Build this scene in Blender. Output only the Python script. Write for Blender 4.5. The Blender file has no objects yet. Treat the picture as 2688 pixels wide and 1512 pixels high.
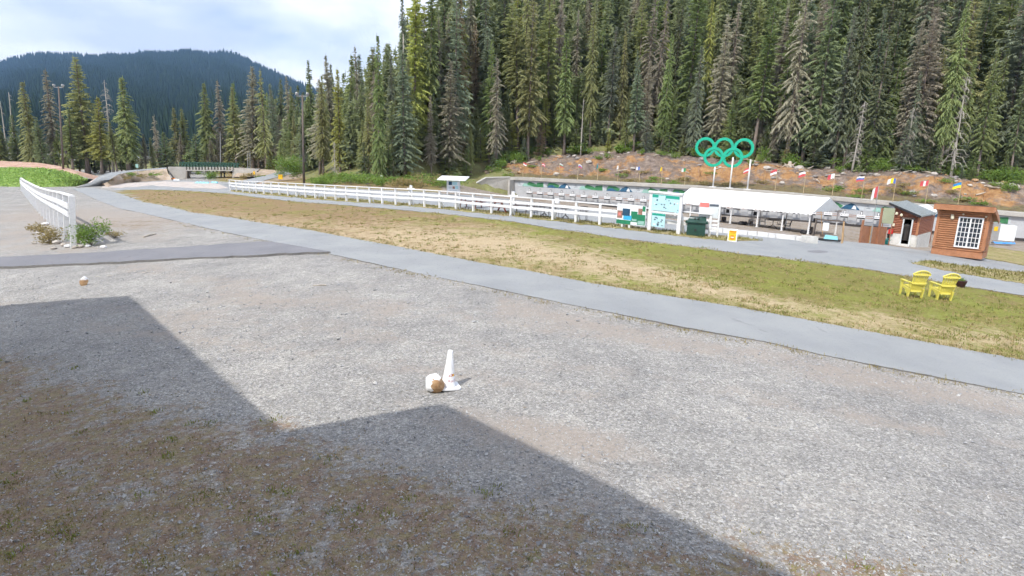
import bpy, math, random
import numpy as np
from mathutils import Vector, Matrix

random.seed(7)
RNG = np.random.default_rng(7)
SC = bpy.context.scene
COL = SC.collection

# ------------------------------------------------------------------ camera
# photograph 2688 x 1512; pixel coordinates below are in that frame
PW, PH, F = 2688.0, 1512.0, 1565.0
CAMH = 3.8
PITCH = math.atan((756 - 412) / F)
ROLL = math.atan(0.030)
_f = np.array([0, math.cos(PITCH), -math.sin(PITCH)])
_r0 = np.array([1.0, 0, 0]); _u0 = np.array([0, math.sin(PITCH), math.cos(PITCH)])
_r = math.cos(ROLL) * _r0 + math.sin(ROLL) * _u0
_u = -math.sin(ROLL) * _r0 + math.cos(ROLL) * _u0
CAMP = np.array([0, 0, CAMH])
cam_d = bpy.data.cameras.new('camera'); cam = bpy.data.objects.new('camera', cam_d)
COL.objects.link(cam)
cam_d.sensor_width = 36; cam_d.lens = 36 * F / PW
cam_d.clip_start = 0.05; cam_d.clip_end = 12000
M = Matrix(((_r[0], _u[0], -_f[0], 0), (_r[1], _u[1], -_f[1], 0), (_r[2], _u[2], -_f[2], CAMH), (0, 0, 0, 1)))
cam.matrix_world = M
SC.camera = cam

# ------------------------------------------------------------------ sky, sun, exposure
SUN_EL = math.radians(51)
SUN_FROM = math.radians(213)          # compass-like: 0 = +Y, clockwise; the sun stands behind and left of the camera
SHD = (-math.sin(SUN_FROM), -math.cos(SUN_FROM))      # horizontal direction in which shadows fall
W = bpy.data.worlds.new('World'); SC.world = W; W.use_nodes = True
nt = W.node_tree; nt.nodes.clear()
def wn(t, **k):
    n = nt.nodes.new(t)
    for a, b in k.items(): setattr(n, a, b)
    return n
sky = wn('ShaderNodeTexSky', sky_type='NISHITA', sun_disc=False, sun_elevation=SUN_EL, sun_rotation=SUN_FROM,
         altitude=900, air_density=1.0, dust_density=1.2, ozone_density=1.2)
tc = wn('ShaderNodeTexCoord')
mp = wn('ShaderNodeMapping'); mp.inputs['Scale'].default_value = (1.0, 1.0, 2.6)
n1 = wn('ShaderNodeTexNoise'); n1.inputs['Scale'].default_value = 3.1; n1.inputs['Detail'].default_value = 9; n1.inputs['Roughness'].default_value = .55
n1.inputs['Distortion'].default_value = .35
cr = wn('ShaderNodeValToRGB'); cr.color_ramp.elements[0].position = .22; cr.color_ramp.elements[1].position = .50
n2 = wn('ShaderNodeTexNoise'); n2.inputs['Scale'].default_value = 5.5; n2.inputs['Detail'].default_value = 7
cc = wn('ShaderNodeValToRGB')
cc.color_ramp.elements[0].position = .35; cc.color_ramp.elements[0].color = (5.3, 5.9, 7.3, 1)
cc.color_ramp.elements[1].position = .62; cc.color_ramp.elements[1].color = (8.5, 8.7, 9.3, 1)
mx = wn('ShaderNodeMix', data_type='RGBA')
bg = wn('ShaderNodeBackground'); bg.inputs['Strength'].default_value = .1
ow = wn('ShaderNodeOutputWorld')
L = nt.links.new
L(tc.outputs['Generated'], mp.inputs['Vector']); L(mp.outputs[0], n1.inputs['Vector']); L(mp.outputs[0], n2.inputs['Vector'])
L(n1.outputs['Fac'], cr.inputs['Fac']); L(n2.outputs['Fac'], cc.inputs['Fac'])
L(cr.outputs['Color'], mx.inputs[0]); L(sky.outputs[0], mx.inputs[6]); L(cc.outputs[0], mx.inputs[7])
L(mx.outputs[2], bg.inputs['Color']); L(bg.outputs[0], ow.inputs['Surface'])

sl = bpy.data.lights.new('sun', 'SUN'); sl.energy = 2.9; sl.angle = math.radians(.6); sl.color = (1, .955, .88)
so = bpy.data.objects.new('sun', sl); COL.objects.link(so)
so.location = (-20, -20, 60)
_sd = Vector((SHD[0] * math.cos(SUN_EL), SHD[1] * math.cos(SUN_EL), -math.sin(SUN_EL)))
so.rotation_euler = _sd.to_track_quat('-Z', 'Y').to_euler()
SC.view_settings.view_transform = 'Standard'; SC.view_settings.look = 'None'
SC.view_settings.exposure = 0.64; SC.view_settings.gamma = 1; SC.view_settings.use_curve_mapping = False
SC.cycles.max_bounces = 5; SC.cycles.diffuse_bounces = 3; SC.cycles.glossy_bounces = 2
SC.cycles.transmission_bounces = 3; SC.cycles.transparent_max_bounces = 6; SC.cycles.volume_bounces = 0
SC.cycles.use_denoising = True
SC.cycles.use_adaptive_sampling = True; SC.cycles.adaptive_threshold = .035; SC.cycles.adaptive_min_samples = 12

# ------------------------------------------------------------------ geometry helpers
def sm(x, a, b):
    t = np.clip((np.asarray(x, float) - a) / (b - a), 0, 1); return t * t * (3 - 2 * t)
def T(x, y):
    """ground height"""
    x = np.asarray(x, float); y = np.asarray(y, float)
    sag = .075 * x * x / np.maximum(y, 11)
    z = -3.2 * np.tanh(sag / 3.2)
    z = z - .6 * sm(y, 34, 48) * sm(x, 4, 20)
    z = z - 2.6 * sm(y, 44, 90) * sm(x, -14, 2) * (1 - .35 * sm(x, 10, 45))
    return z
def ray(px, py):
    return _f + ((px - PW / 2) / F) * _r - ((py - PH / 2) / F) * _u
def gp(px, py, dz=0.0):
    """point of the ground seen at photo pixel (px, py)"""
    d = ray(px, py)
    t = np.geomspace(2.0, 420, 700)
    P = CAMP[None] + t[:, None] * d[None]
    h = P[:, 2] - T(P[:, 0], P[:, 1])
    k = np.argmax(h < 0)
    if h[k] >= 0: k = len(t) - 1
    a, b = h[k - 1], h[k]
    w = a / (a - b) if a != b else 0
    p = P[k - 1] * (1 - w) + P[k] * w
    return Vector((p[0], p[1], p[2] + dz))
def at(px, py, Y):
    """point at world depth Y seen at photo pixel (px, py)"""
    d = ray(px, py); p = CAMP + d * (Y / d[1]); return Vector(p)
def proj(x, y, z):
    v = np.stack([np.asarray(x, float), np.asarray(y, float), np.asarray(z, float) - CAMH], -1)
    dz = v @ _f; dz = np.where(dz < .3, .3, dz)
    return PW / 2 + F * (v @ _r) / dz, PH / 2 - F * (v @ _u) / dz
def ground(x, y): return Vector((x, y, float(T(x, y))))

ORG = {}
class MB:
    """collects geometry in world space; build() links it as one mesh object"""
    def __init__(s): s.v = []; s.f = []; s.m = []
    def add(s, vs, fs, mi=0):
        o = len(s.v); s.v += [tuple(p) for p in vs]; s.f += [tuple(i + o for i in q) for q in fs]; s.m += [mi] * len(fs); return s
    def hexa(s, b, t, mi=0):
        s.add(list(b) + list(t), [(3, 2, 1, 0), (4, 5, 6, 7), (0, 1, 5, 4), (1, 2, 6, 5), (2, 3, 7, 6), (3, 0, 4, 7)], mi); return s
    def box(s, fr, c, d, mi=0):
        """box in frame fr, centre c, full size d"""
        q = [fr.p(c[0] + sx * d[0] / 2, c[1] + sy * d[1] / 2, c[2] - d[2] / 2) for sx, sy in ((-1, -1), (1, -1), (1, 1), (-1, 1))]
        r = [fr.p(c[0] + sx * d[0] / 2, c[1] + sy * d[1] / 2, c[2] + d[2] / 2) for sx, sy in ((-1, -1), (1, -1), (1, 1), (-1, 1))]
        return s.hexa(q, r, mi)
    def beam(s, a, b, w, h, up=(0, 0, 1), mi=0):
        a = Vector(a); b = Vector(b); d = (b - a).normalized(); u = Vector(up)
        x = d.cross(u)
        if x.length < 1e-4: x = d.cross(Vector((0, 1, 0)))
        x.normalize(); u = x.cross(d).normalized()
        k = [(-w / 2, -h / 2), (w / 2, -h / 2), (w / 2, h / 2), (-w / 2, h / 2)]
        return s.hexa([a + x * i + u * j for i, j in k], [b + x * i + u * j for i, j in k], mi)
    def tube(s, pts, rs, n=8, mi=0, cap=True):
        pts = [Vector(p) for p in pts]
        if not hasattr(rs, '__len__'): rs = [rs] * len(pts)
        o = len(s.v); px = None
        for i, p in enumerate(pts):
            d = (pts[min(i + 1, len(pts) - 1)] - pts[max(i - 1, 0)])
            d = d.normalized() if d.length > 1e-6 else Vector((0, 0, 1))
            x = d.cross(Vector((0, 0, 1)))
            if x.length < .05: x = d.cross(Vector((0, 1, 0)))
            x.normalize()
            if px is not None and x.dot(px) < 0: x = -x
            px = x; y = d.cross(x)
            for k in range(n):
                a = 2 * math.pi * k / n; s.v.append(tuple(p + (x * math.cos(a) + y * math.sin(a)) * rs[i]))
        for i in range(len(pts) - 1):
            for k in range(n):
                s.f.append((o + i * n + k, o + i * n + (k + 1) % n, o + (i + 1) * n + (k + 1) % n, o + (i + 1) * n + k)); s.m.append(mi)
        if cap:
            s.f.append(tuple(o + k for k in reversed(range(n)))); s.m.append(mi)
            s.f.append(tuple(o + (len(pts) - 1) * n + k for k in range(n))); s.m.append(mi)
        return s
    def prism(s, poly, ext, mi=0):
        """polygon of points swept along vector ext"""
        e = Vector(ext); n = len(poly); a = [Vector(p) for p in poly]
        s.add(a + [p + e for p in a], [tuple(reversed(range(n))), tuple(range(n, 2 * n))] + [(i, (i + 1) % n, n + (i + 1) % n, n + i) for i in range(n)], mi); return s
    def lathe(s, fr, prof, n=20, mi=0):
        o = len(s.v)
        for r, z in prof:
            for k in range(n):
                a = 2 * math.pi * k / n; s.v.append(tuple(fr.p(r * math.cos(a), r * math.sin(a), z)))
        for i in range(len(prof) - 1):
            for k in range(n):
                s.f.append((o + i * n + k, o + i * n + (k + 1) % n, o + (i + 1) * n + (k + 1) % n, o + (i + 1) * n + k)); s.m.append(mi)
        s.f.append(tuple(o + k for k in reversed(range(n)))); s.m.append(mi)
        s.f.append(tuple(o + (len(prof) - 1) * n + k for k in range(n))); s.m.append(mi)
        return s
    def build(s, name, mats, parent=None, smooth=False, origin=None):
        return mesh_obj(name, np.array(s.v, float), s.f, mats, parent, smooth, origin, s.m)
class FR:
    """local frame: origin + heading; x right, y away, z up"""
    def __init__(s, o, rz=0, tilt=None):
        s.o = Vector(o); s.R = Matrix.Rotation(rz, 3, 'Z')
        if tilt: s.R = s.R @ Matrix.Rotation(tilt[0], 3, 'X') @ Matrix.Rotation(tilt[1], 3, 'Y')
    def p(s, x, y, z): return s.o + s.R @ Vector((x, y, z))
def mesh_obj(name, v, f, mats, parent=None, smooth=False, origin=None, mi=None):
    o = Vector(ORG[parent.name]) if parent is not None else Vector(origin if origin is not None else (0, 0, 0))
    me = bpy.data.meshes.new(name)
    v = np.asarray(v, float) - np.array(o)[None]
    me.from_pydata(v.tolist(), [], [tuple(int(i) for i in q) for q in f] if not isinstance(f, np.ndarray) else f.tolist())
    if not isinstance(mats, (list, tuple)): mats = [mats]
    for m in mats: me.materials.append(m)
    if mi is not None and len(mats) > 1: me.polygons.foreach_set('material_index', mi)
    if smooth: me.polygons.foreach_set('use_smooth', [True] * len(me.polygons))
    me.update()
    ob = bpy.data.objects.new(name, me); COL.objects.link(ob)
    if parent is not None: ob.parent = parent
    else: ob.location = o
    ORG[ob.name] = tuple(o)
    return ob
ORD = 'first second third fourth fifth sixth seventh eighth ninth tenth eleventh twelfth thirteenth fourteenth fifteenth sixteenth seventeenth eighteenth nineteenth twentieth'.split()
def ordw(i):
    if i <= 20: return ORD[i - 1]
    tens = {2: 'twenty', 3: 'thirty', 4: 'forty', 5: 'fifty', 6: 'sixty', 7: 'seventy', 8: 'eighty', 9: 'ninety'}[i // 10]
    return tens + ('-' + ORD[i % 10 - 1] if i % 10 else ('ieth' if 0 else ''))
def tag(o, label=None, cat=None, group=None, kind=None):
    if label: o['label'] = label
    if cat: o['category'] = cat
    if group: o['group'] = group
    if kind: o['kind'] = kind
    return o
def thing(name, loc, label, cat, group=None):
    o = bpy.data.objects.new(name, None); COL.objects.link(o); o.location = loc; o.empty_display_size = .2
    ORG[o.name] = tuple(loc); return tag(o, label, cat, group)
def copy_tree(root, loc, label=None, group=None, rz=None, scale=None, color=None):
    r = root.copy(); COL.objects.link(r); r.location = loc
    if rz is not None: r.rotation_euler = (0, 0, rz)
    if scale is not None: r.scale = scale
    if label: r['label'] = label
    if group: r['group'] = group
    ORG[r.name] = tuple(loc)
    for ch in list(root.children):
        c = ch.copy(); COL.objects.link(c); c.parent = r; ORG[c.name] = tuple(loc)
        if color is not None: c.color = color
        for g in ch.children:
            d = g.copy(); COL.objects.link(d); d.parent = c
    return r

# ------------------------------------------------------------------ material helpers
def nmat(name):
    m = bpy.data.materials.new(name); m.use_nodes = True; t = m.node_tree
    return m, t, t.nodes['Principled BSDF']
def nd(t, ty, **k):
    n = t.nodes.new(ty)
    for a, b in k.items():
        if a in n.inputs.keys(): n.inputs[a].default_value = b
        else: setattr(n, a, b)
    return n
def mixc(t, fac, a, b, mode='MIX'):
    n = t.nodes.new('ShaderNodeMix'); n.data_type = 'RGBA'; n.blend_type = mode
    for s, v in ((0, fac), (6, a), (7, b)):
        if isinstance(v, bpy.types.NodeSocket): t.links.new(v, n.inputs[s])
        elif v is not None: n.inputs[s].default_value = v if s == 0 else (*v, 1) if len(v) == 3 else v
    return n.outputs[2]
def ramp(t, src, stops):
    n = t.nodes.new('ShaderNodeValToRGB'); e = n.color_ramp.elements
    while len(e) < len(stops): e.new(.5)
    for i, (p, c) in enumerate(stops):
        e[i].position = p; e[i].color = (*c, 1) if hasattr(c, '__len__') else (c, c, c, 1)
    t.links.new(src, n.inputs['Fac']); return n.outputs['Color']
def mth(t, op, a, b=None, clamp=False):
    n = t.nodes.new('ShaderNodeMath'); n.operation = op; n.use_clamp = clamp
    for i, v in enumerate((a, b)):
        if v is None: continue
        if isinstance(v, bpy.types.NodeSocket): t.links.new(v, n.inputs[i])
        else: n.inputs[i].default_value = v
    return n.outputs[0]
def noise(t, vec, scale, detail=4, rough=.55, dist=0):
    n = nd(t, 'ShaderNodeTexNoise', Scale=scale, Detail=detail, Roughness=rough, Distortion=dist)
    if vec is not None: t.links.new(vec, n.inputs['Vector'])
    return n.outputs['Fac']
def pos(t, scale=None):
    g = t.nodes.new('ShaderNodeNewGeometry')
    if scale is None: return g.outputs['Position']
    m = t.nodes.new('ShaderNodeMapping'); m.inputs['Scale'].default_value = scale
    t.links.new(g.outputs['Position'], m.inputs['Vector']); return m.outputs[0]
def bump(t, h, strength, dist, bsdf):
    n = nd(t, 'ShaderNodeBump', Strength=strength, Distance=dist); t.links.new(h, n.inputs['Height']); t.links.new(n.outputs[0], bsdf.inputs['Normal'])
def mat(name, col, rough=.6, var=.18, scale=2.5, bmp=0, bscale=30, metal=0, stretch=None, spec=.4):
    m, t, b = nmat(name)
    p = pos(t, stretch)
    f = noise(t, p, scale, 6, .6)
    lo = tuple(c * (1 - var) for c in col); hi = tuple(min(1, c * (1 + var)) for c in col)
    t.links.new(ramp(t, f, [(.3, lo), (.7, hi)]), b.inputs['Base Color'])
    b.inputs['Roughness'].default_value = rough; b.inputs['Metallic'].default_value = metal
    b.inputs['Specular IOR Level'].default_value = spec
    if bmp: bump(t, noise(t, p, bscale, 4), bmp, .02, b)
    return m
MT = {}
def mk(k, *a, **kw): MT[k] = mat(k, *a, **kw); return MT[k]
mk('white_paint', (.74, .74, .74), .55, .13, 7, stretch=(1, 1, 3))
mk('white_plastic', (.82, .82, .83), .4, .04, 3)
mk('tent_fabric', (.86, .86, .87), .65, .03, 1.2)
mk('grey_board', (.62, .66, .68), .6, .06, 3)
mk('concrete', (.42, .40, .37), .9, .16, .9, .3, 18)
mk('concrete_dark', (.27, .24, .21), .9, .2, .9, .3, 18)
mk('pale_concrete', (.60, .59, .56), .9, .16, 3, .3, 25)
mk('range_wall', (.45, .46, .48), .9, .1, .7, .2, 20)
mk('log_brown', (.36, .165, .08), .65, .28, 3, .25, 25, stretch=(1, 1, 6))
mk('log_red', (.30, .115, .065), .65, .28, 3, .25, 25, stretch=(1, 1, 6))
mk('fascia_brown', (.40, .18, .09), .6, .2, 3)
mk('fence_brown', (.32, .15, .085), .7, .25, 5, stretch=(4, 4, 1))
mk('wood_tan', (.42, .27, .14), .7, .2, 4)
mk('metal_roof', (.30, .33, .34), .45, .12, 1.5, metal=.3)
mk('white_roof', (.75, .75, .76), .5, .08, 1.5)
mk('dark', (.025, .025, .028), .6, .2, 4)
mk('rubber', (.03, .03, .03), .7, .2, 8)
mk('bin_green', (.018, .060, .045), .45, .2, 4)
mk('rail_green', (.03, .085, .06), .5, .2, 4)
mk('ring_green', (.018, .42, .27), .38, .10, 2)
mk('teal', (.02, .26, .22), .4, .1, 4)
mk('cyan', (.25, .58, .68), .5, .1, 3)
mk('yellow_plastic', (.76, .67, .14), .4, .06, 3)
mk('yellow_sign', (.80, .47, .02), .45, .05, 5)
mk('orange_sign', (.75, .22, .01), .45, .05, 5)
mk('pot_brown', (.045, .018, .022), .35, .25, 6)
mk('galv', (.36, .36, .36), .5, .15, 3, metal=.4)
mk('pole_wood', (.42, .33, .20), .7, .15, 5)
mk('pole_brown', (.13, .105, .09), .8, .2, 3)
mk('red_stain', (.20, .055, .035), .7, .25, 4)
mk('dark_metal', (.06, .055, .055), .5, .2, 4, metal=.3)
mk('blue_tarp', (.08, .30, .75), .5, .2, 4)
mk('pale_plastic', (.74, .77, .80), .5, .07, 2)
mk('sage', (.34, .37, .25), .6, .08, 2)
mk('red', (.55, .03, .03), .5, .08, 4)
mk('flag_white', (.74, .74, .76), .7, .05, 4)
mk('flag_red', (.58, .09, .10), .7, .1, 4)
mk('flag_blue', (.10, .17, .48), .7, .1, 4)
mk('flag_green', (.02, .28, .11), .7, .1, 4)
mk('flag_teal', (.02, .26, .33), .7, .1, 4)
mk('flag_yellow', (.85, .70, .03), .7, .1, 4)
mk('flag_sky', (.03, .27, .62), .7, .1, 4)
mk('flag_orange', (.65, .30, .04), .7, .1, 4)
mk('poster_cyan', (.46, .70, .76), .5, .05, 3)
mk('poster_teal', (.02, .33, .25), .5, .08, 3)
mk('poster_green', (.02, .20, .10), .5, .15, 3)
mk('poster_navy', (.02, .07, .13), .5, .2, 3)
mk('poster_blue', (.05, .42, .72), .5, .1, 3)
mk('poster_pink', (.75, .22, .20), .5, .1, 3)
mk('poster_brown', (.30, .16, .12), .5, .4, 14)
mk('ink', (.10, .12, .15), .6, .2, 4)
mk('banner_pale', (.50, .54, .57), .7, .06, .8)
mk('banner_green', (.05, .20, .085), .7, .35, 1.6)
mk('banner_blue', (.03, .11, .20), .7, .35, 1.2)
mk('banner_mint', (.30, .50, .45), .7, .2, 1.2)
mk('bark', (.22, .18, .155), .9, .3, 2.5, .4, 12, stretch=(3, 3, .6))
mk('bark_pale', (.42, .39, .35), .9, .25, 2.5, .3, 12, stretch=(3, 3, .6))
mk('driftwood', (.50, .44, .37), .85, .25, 4, .3, 20)
mk('kerb_white', (.66, .66, .66), .8, .14, 5)
mk('cream', (.72, .66, .5), .5, .1, 3)

# stones with per-object grey
def rock_mat(name, a, b, c, scale=3.0):
    m, t, bs = nmat(name); p = pos(t)
    f = noise(t, p, scale, 8, .65)
    t.links.new(ramp(t, f, [(.3, a), (.52, b), (.72, c)]), bs.inputs['Base Color'])
    bs.inputs['Roughness'].default_value = 1; bs.inputs['Specular IOR Level'].default_value = .05; bump(t, noise(t, p, scale * 6, 6), .5, .03, bs); return m
MT['rock_pale'] = rock_mat('rock_pale', (.30, .26, .23), (.46, .42, .38), (.62, .60, .56))
MT['rock_tan'] = rock_mat('rock_tan', (.27, .14, .07), (.42, .27, .15), (.55, .42, .30), 9)
MT['rock_white'] = rock_mat('rock_white', (.74, .73, .74), (.80, .80, .81), (.84, .84, .85), 6)
MT['rock_grey'] = rock_mat('rock_grey', (.16, .145, .14), (.27, .25, .24), (.40, .38, .36))

# foliage: the copy's own colour times a patchy variation, a little light comes through
def leaf_mat(name, base=None, trans=.5, nscale=.9):
    m, t, b = nmat(name)
    oi = t.nodes.new('ShaderNodeObjectInfo'); p = pos(t)
    f = noise(t, p, nscale, 5, .7)
    k = ramp(t, f, [(.25, .65), (.5, 1.0), (.78, 1.45)])
    src = oi.outputs['Color'] if base is None else None
    c = mixc(t, 1.0, src if src else base, k, 'MULTIPLY')
    d = nd(t, 'ShaderNodeBsdfDiffuse'); tr = nd(t, 'ShaderNodeBsdfTranslucent')
    ms = t.nodes.new('ShaderNodeMixShader'); ms.inputs[0].default_value = trans
    t.links.new(c, d.inputs['Color']); t.links.new(c, tr.inputs['Color'])
    t.links.new(d.outputs[0], ms.inputs[1]); t.links.new(tr.outputs[0], ms.inputs[2])
    t.links.new(ms.outputs[0], t.nodes['Material Output'].inputs['Surface'])
    t.nodes.remove(b); return m
MT['needles'] = leaf_mat('needles')
MT['needles_far'] = leaf_mat('needles_far', (.33, .37, .20))
MT['brush'] = leaf_mat('brush', (.20, .30, .075), .4, 2.5)
MT['brush_dry'] = leaf_mat('brush_dry', (.34, .28, .13), .4, 2.5)
MT['field_grass'] = leaf_mat('field_grass', (.10, .22, .035), .3, .8)

# ------------------------------------------------------------------ ground materials
def gravel_color(t, p):
    """small broken stones of mixed grey, seen as cells"""
    v = nd(t, 'ShaderNodeTexVoronoi', Scale=38.0); t.links.new(p, v.inputs['Vector'])
    v2 = nd(t, 'ShaderNodeTexVoronoi', Scale=19.0); t.links.new(p, v2.inputs['Vector'])
    s = t.nodes.new('ShaderNodeSeparateColor'); t.links.new(v.outputs['Color'], s.inputs[0])
    s2 = t.nodes.new('ShaderNodeSeparateColor'); t.links.new(v2.outputs['Color'], s2.inputs[0])
    c1 = ramp(t, s.outputs[0], [(0, (.18, .178, .178)), (.3, (.31, .306, .30)), (.72, (.41, .405, .40)), (.95, (.66, .655, .65))])
    c2 = ramp(t, s2.outputs[0], [(0, (.26, .255, .25)), (.5, (.36, .355, .345)), (.92, (.44, .43, .415)), (1, (.60, .595, .58))])
    c = mixc(t, .45, c1, c2)
    e = ramp(t, v.outputs['Distance'], [(0, 1.0), (.55, .95), (.9, .74)])
    c = mixc(t, 1.0, c, e, 'MULTIPLY')
    big = noise(t, p, .35, 5, .6); bigc = mixc(t, 1.0, ramp(t, big, [(.3, (.74, .735, .73)), (.7, (1.04, 1.02, .985))]), ramp(t, noise(t, p, 1.4, 6, .7), [(.3, (.88, .88, .885)), (.7, (1.10, 1.09, 1.07))]), 'MULTIPLY')
    return mixc(t, 1.0, c, bigc, 'MULTIPLY'), v.outputs['Distance']
def make_ground():
    m, t, b = nmat('ground_gravel')
    p = pos(t)
    at_ = t.nodes.new('ShaderNodeAttribute'); at_.attribute_name = 'cover'
    s = t.nodes.new('ShaderNodeSeparateColor'); t.links.new(at_.outputs['Color'], s.inputs[0])
    field, straw, brown = s.outputs[0], s.outputs[1], s.outputs[2]; dust = at_.outputs['Alpha']
    g, dist = gravel_color(t, p)
    fine = noise(t, p, 16, 8, .75); mid = noise(t, p, 2.2, 7, .68); midb = noise(t, p, 5.5, 6, .7)
    dustc = ramp(t, fine, [(.3, (.26, .225, .195)), (.7, (.40, .355, .315))])
    fd = ramp(t, mth(t, 'ADD', mth(t, 'ADD', dust, mth(t, 'MULTIPLY', mth(t, 'SUBTRACT', noise(t, p, .22, 6, .6, .8), .42), 1.5, True)), mth(t, 'MULTIPLY', mth(t, 'SUBTRACT', mid, .5), 1.3)), [(.35, 0), (.8, .85)])
    c = mixc(t, fd, g, dustc)
    # dry growth over gravel
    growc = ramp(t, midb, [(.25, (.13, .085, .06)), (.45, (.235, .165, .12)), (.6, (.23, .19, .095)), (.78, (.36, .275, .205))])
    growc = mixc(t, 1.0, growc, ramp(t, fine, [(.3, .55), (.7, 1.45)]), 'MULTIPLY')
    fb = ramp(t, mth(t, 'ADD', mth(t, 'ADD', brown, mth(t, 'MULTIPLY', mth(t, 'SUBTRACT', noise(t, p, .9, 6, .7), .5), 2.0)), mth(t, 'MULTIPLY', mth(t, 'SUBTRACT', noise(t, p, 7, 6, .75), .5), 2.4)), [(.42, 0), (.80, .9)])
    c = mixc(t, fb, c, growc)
    # mown field: olive and green turf, straw bands
    turf = ramp(t, mixc(t, .5, midb, noise(t, p, .45, 6, .6)), [(.30, (.20, .13, .065)), (.42, (.20, .165, .06)), (.52, (.19, .195, .045)), (.66, (.25, .27, .06))])
    turf = mixc(t, 1.0, turf, ramp(t, fine, [(.28, .5), (.72, 1.5)]), 'MULTIPLY')
    bare = ramp(t, fine, [(.3, (.28, .20, .13)), (.5, (.46, .36, .23)), (.7, (.62, .52, .36))])
    fs = ramp(t, mth(t, 'ADD', mth(t, 'ADD', straw, mth(t, 'MULTIPLY', mth(t, 'SUBTRACT', noise(t, p, .8, 8, .72, .6), .5), 1.6)), mth(t, 'MULTIPLY', mth(t, 'SUBTRACT', noise(t, p, 3.2, 8, .78), .5), 2.2)), [(.22, 0), (.9, .95)])
    brn = ramp(t, fine, [(.3, (.17, .105, .06)), (.5, (.26, .175, .10)), (.72, (.36, .27, .165))])
    turf = mixc(t, ramp(t, mth(t, 'ADD', dust, mth(t, 'MULTIPLY', mth(t, 'SUBTRACT', noise(t, p, .4, 6, .65, .5), .5), 1.8)), [(.3, 0), (.7, .9)]), turf, brn)
    fieldc = mixc(t, fs, turf, bare)
    ff = ramp(t, mth(t, 'ADD', field, mth(t, 'MULTIPLY', mth(t, 'SUBTRACT', midb, .5), .5)), [(.4, 0), (.6, 1)])
    c = mixc(t, ff, c, fieldc)
    t.links.new(c, b.inputs['Base Color']); b.inputs['Roughness'].default_value = .95; b.inputs['Specular IOR Level'].default_value = .2
    h = mth(t, 'ADD', mth(t, 'MULTIPLY', dist, -.9), mth(t, 'MULTIPLY', fine, .8))
    bump(t, h, .5, .025, b)
    return m
def make_asphalt(name, lo, hi, stain):
    m, t, b = nmat(name); p = pos(t)
    a = noise(t, p, 60, 3, .8); bg_ = noise(t, p, .5, 6, .6); c = ramp(t, a, [(.3, lo), (.72, hi)])
    c = mixc(t, 1.0, c, ramp(t, bg_, [(.28, (.84, .845, .86)), (.72, (1.10, 1.09, 1.07))]), 'MULTIPLY')
    cr_ = nd(t, 'ShaderNodeTexVoronoi', Scale=.22, feature='DISTANCE_TO_EDGE'); t.links.new(pos(t), cr_.inputs['Vector'])
    crk = ramp(t, mth(t, 'ADD', cr_.outputs['Distance'], mth(t, 'MULTIPLY', mth(t, 'SUBTRACT', noise(t, p, .9, 6, .7), .35), .16)), [(.006, .30), (.012, 0)])
    c = mixc(t, crk, c, tuple(x * .45 for x in lo))
    v3 = noise(t, p, 1.1, 7, .72)
    c = mixc(t, ramp(t, v3, [(.62, 0), (.8, stain)]), c, tuple(x * .55 for x in lo))
    t.links.new(c, b.inputs['Base Color']); b.inputs['Roughness'].default_value = .85; b.inputs['Specular IOR Level'].default_value = .3
    bump(t, a, .35, .01, b); return m
MT['ground'] = make_ground()
MT['asphalt'] = make_asphalt('asphalt_grey', (.25, .262, .27), (.345, .356, .364), .45)
MT['asphalt_new'] = make_asphalt('asphalt_new', (.17, .17, .185), (.24, .24, .26), .3)
MT['asphalt_edge'] = mat('asphalt_edge', (.17, .165, .16), .9, .25, 12)
def earth_mat():
    m, t, b = nmat('bank_earth'); p = pos(t)
    n_ = noise(t, p, .16, 6, .65, .5); f_ = noise(t, p, 1.3, 8, .75); r_ = noise(t, p, .5, 7, .75)
    clay = ramp(t, f_, [(.28, (.17, .08, .035)), (.45, (.31, .165, .07)), (.6, (.40, .235, .105)), (.75, (.54, .42, .29))])
    rub = ramp(t, f_, [(.3, (.085, .065, .055)), (.5, (.19, .145, .12)), (.7, (.36, .29, .24))])
    at_ = t.nodes.new('ShaderNodeAttribute'); at_.attribute_name = 'low'
    s = t.nodes.new('ShaderNodeSeparateColor'); t.links.new(at_.outputs['Color'], s.inputs[0])
    cf = ramp(t, mth(t, 'SUBTRACT', mth(t, 'ADD', n_, mth(t, 'MULTIPLY', mth(t, 'SUBTRACT', r_, .5), .9)), mth(t, 'MULTIPLY', s.outputs[1], .3)), [(.46, 0), (.58, 1)])
    c = mixc(t, cf, rub, clay)
    fg = ramp(t, mth(t, 'ADD', s.outputs[0], mth(t, 'MULTIPLY', mth(t, 'SUBTRACT', r_, .5), 1.6)), [(.42, 0), (.72, .9)])
    c = mixc(t, fg, c, ramp(t, f_, [(.3, (.07, .055, .035)), (.5, (.15, .12, .06)), (.62, (.17, .16, .065)), (.8, (.28, .23, .16))]))
    t.links.new(c, b.inputs['Base Color']); b.inputs['Roughness'].default_value = .95
    bump(t, f_, .9, .25, b); return m
MT['bank'] = earth_mat()
MT['forest_floor'] = rock_mat('forest_floor', (.14, .115, .07), (.19, .195, .085), (.27, .27, .13), .6)
MT['gravel_pale'] = rock_mat('gravel_pale', (.36, .32, .29), (.50, .45, .42), (.60, .56, .53), 1.2)
MT['field_soil'] = rock_mat('field_soil', (.20, .29, .085), (.26, .37, .10), (.34, .38, .16), .5)
MT['mound_top'] = rock_mat('mound_top', (.34, .20, .15), (.46, .31, .24), (.54, .42, .33), .7)
MT['scree'] = rock_mat('scree', (.24, .22, .12), (.42, .33, .26), (.54, .46, .38), .5)
MT['hill_far'] = rock_mat('hill_far', (.02, .028, .014), (.03, .042, .018), (.042, .058, .022), .02)

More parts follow.
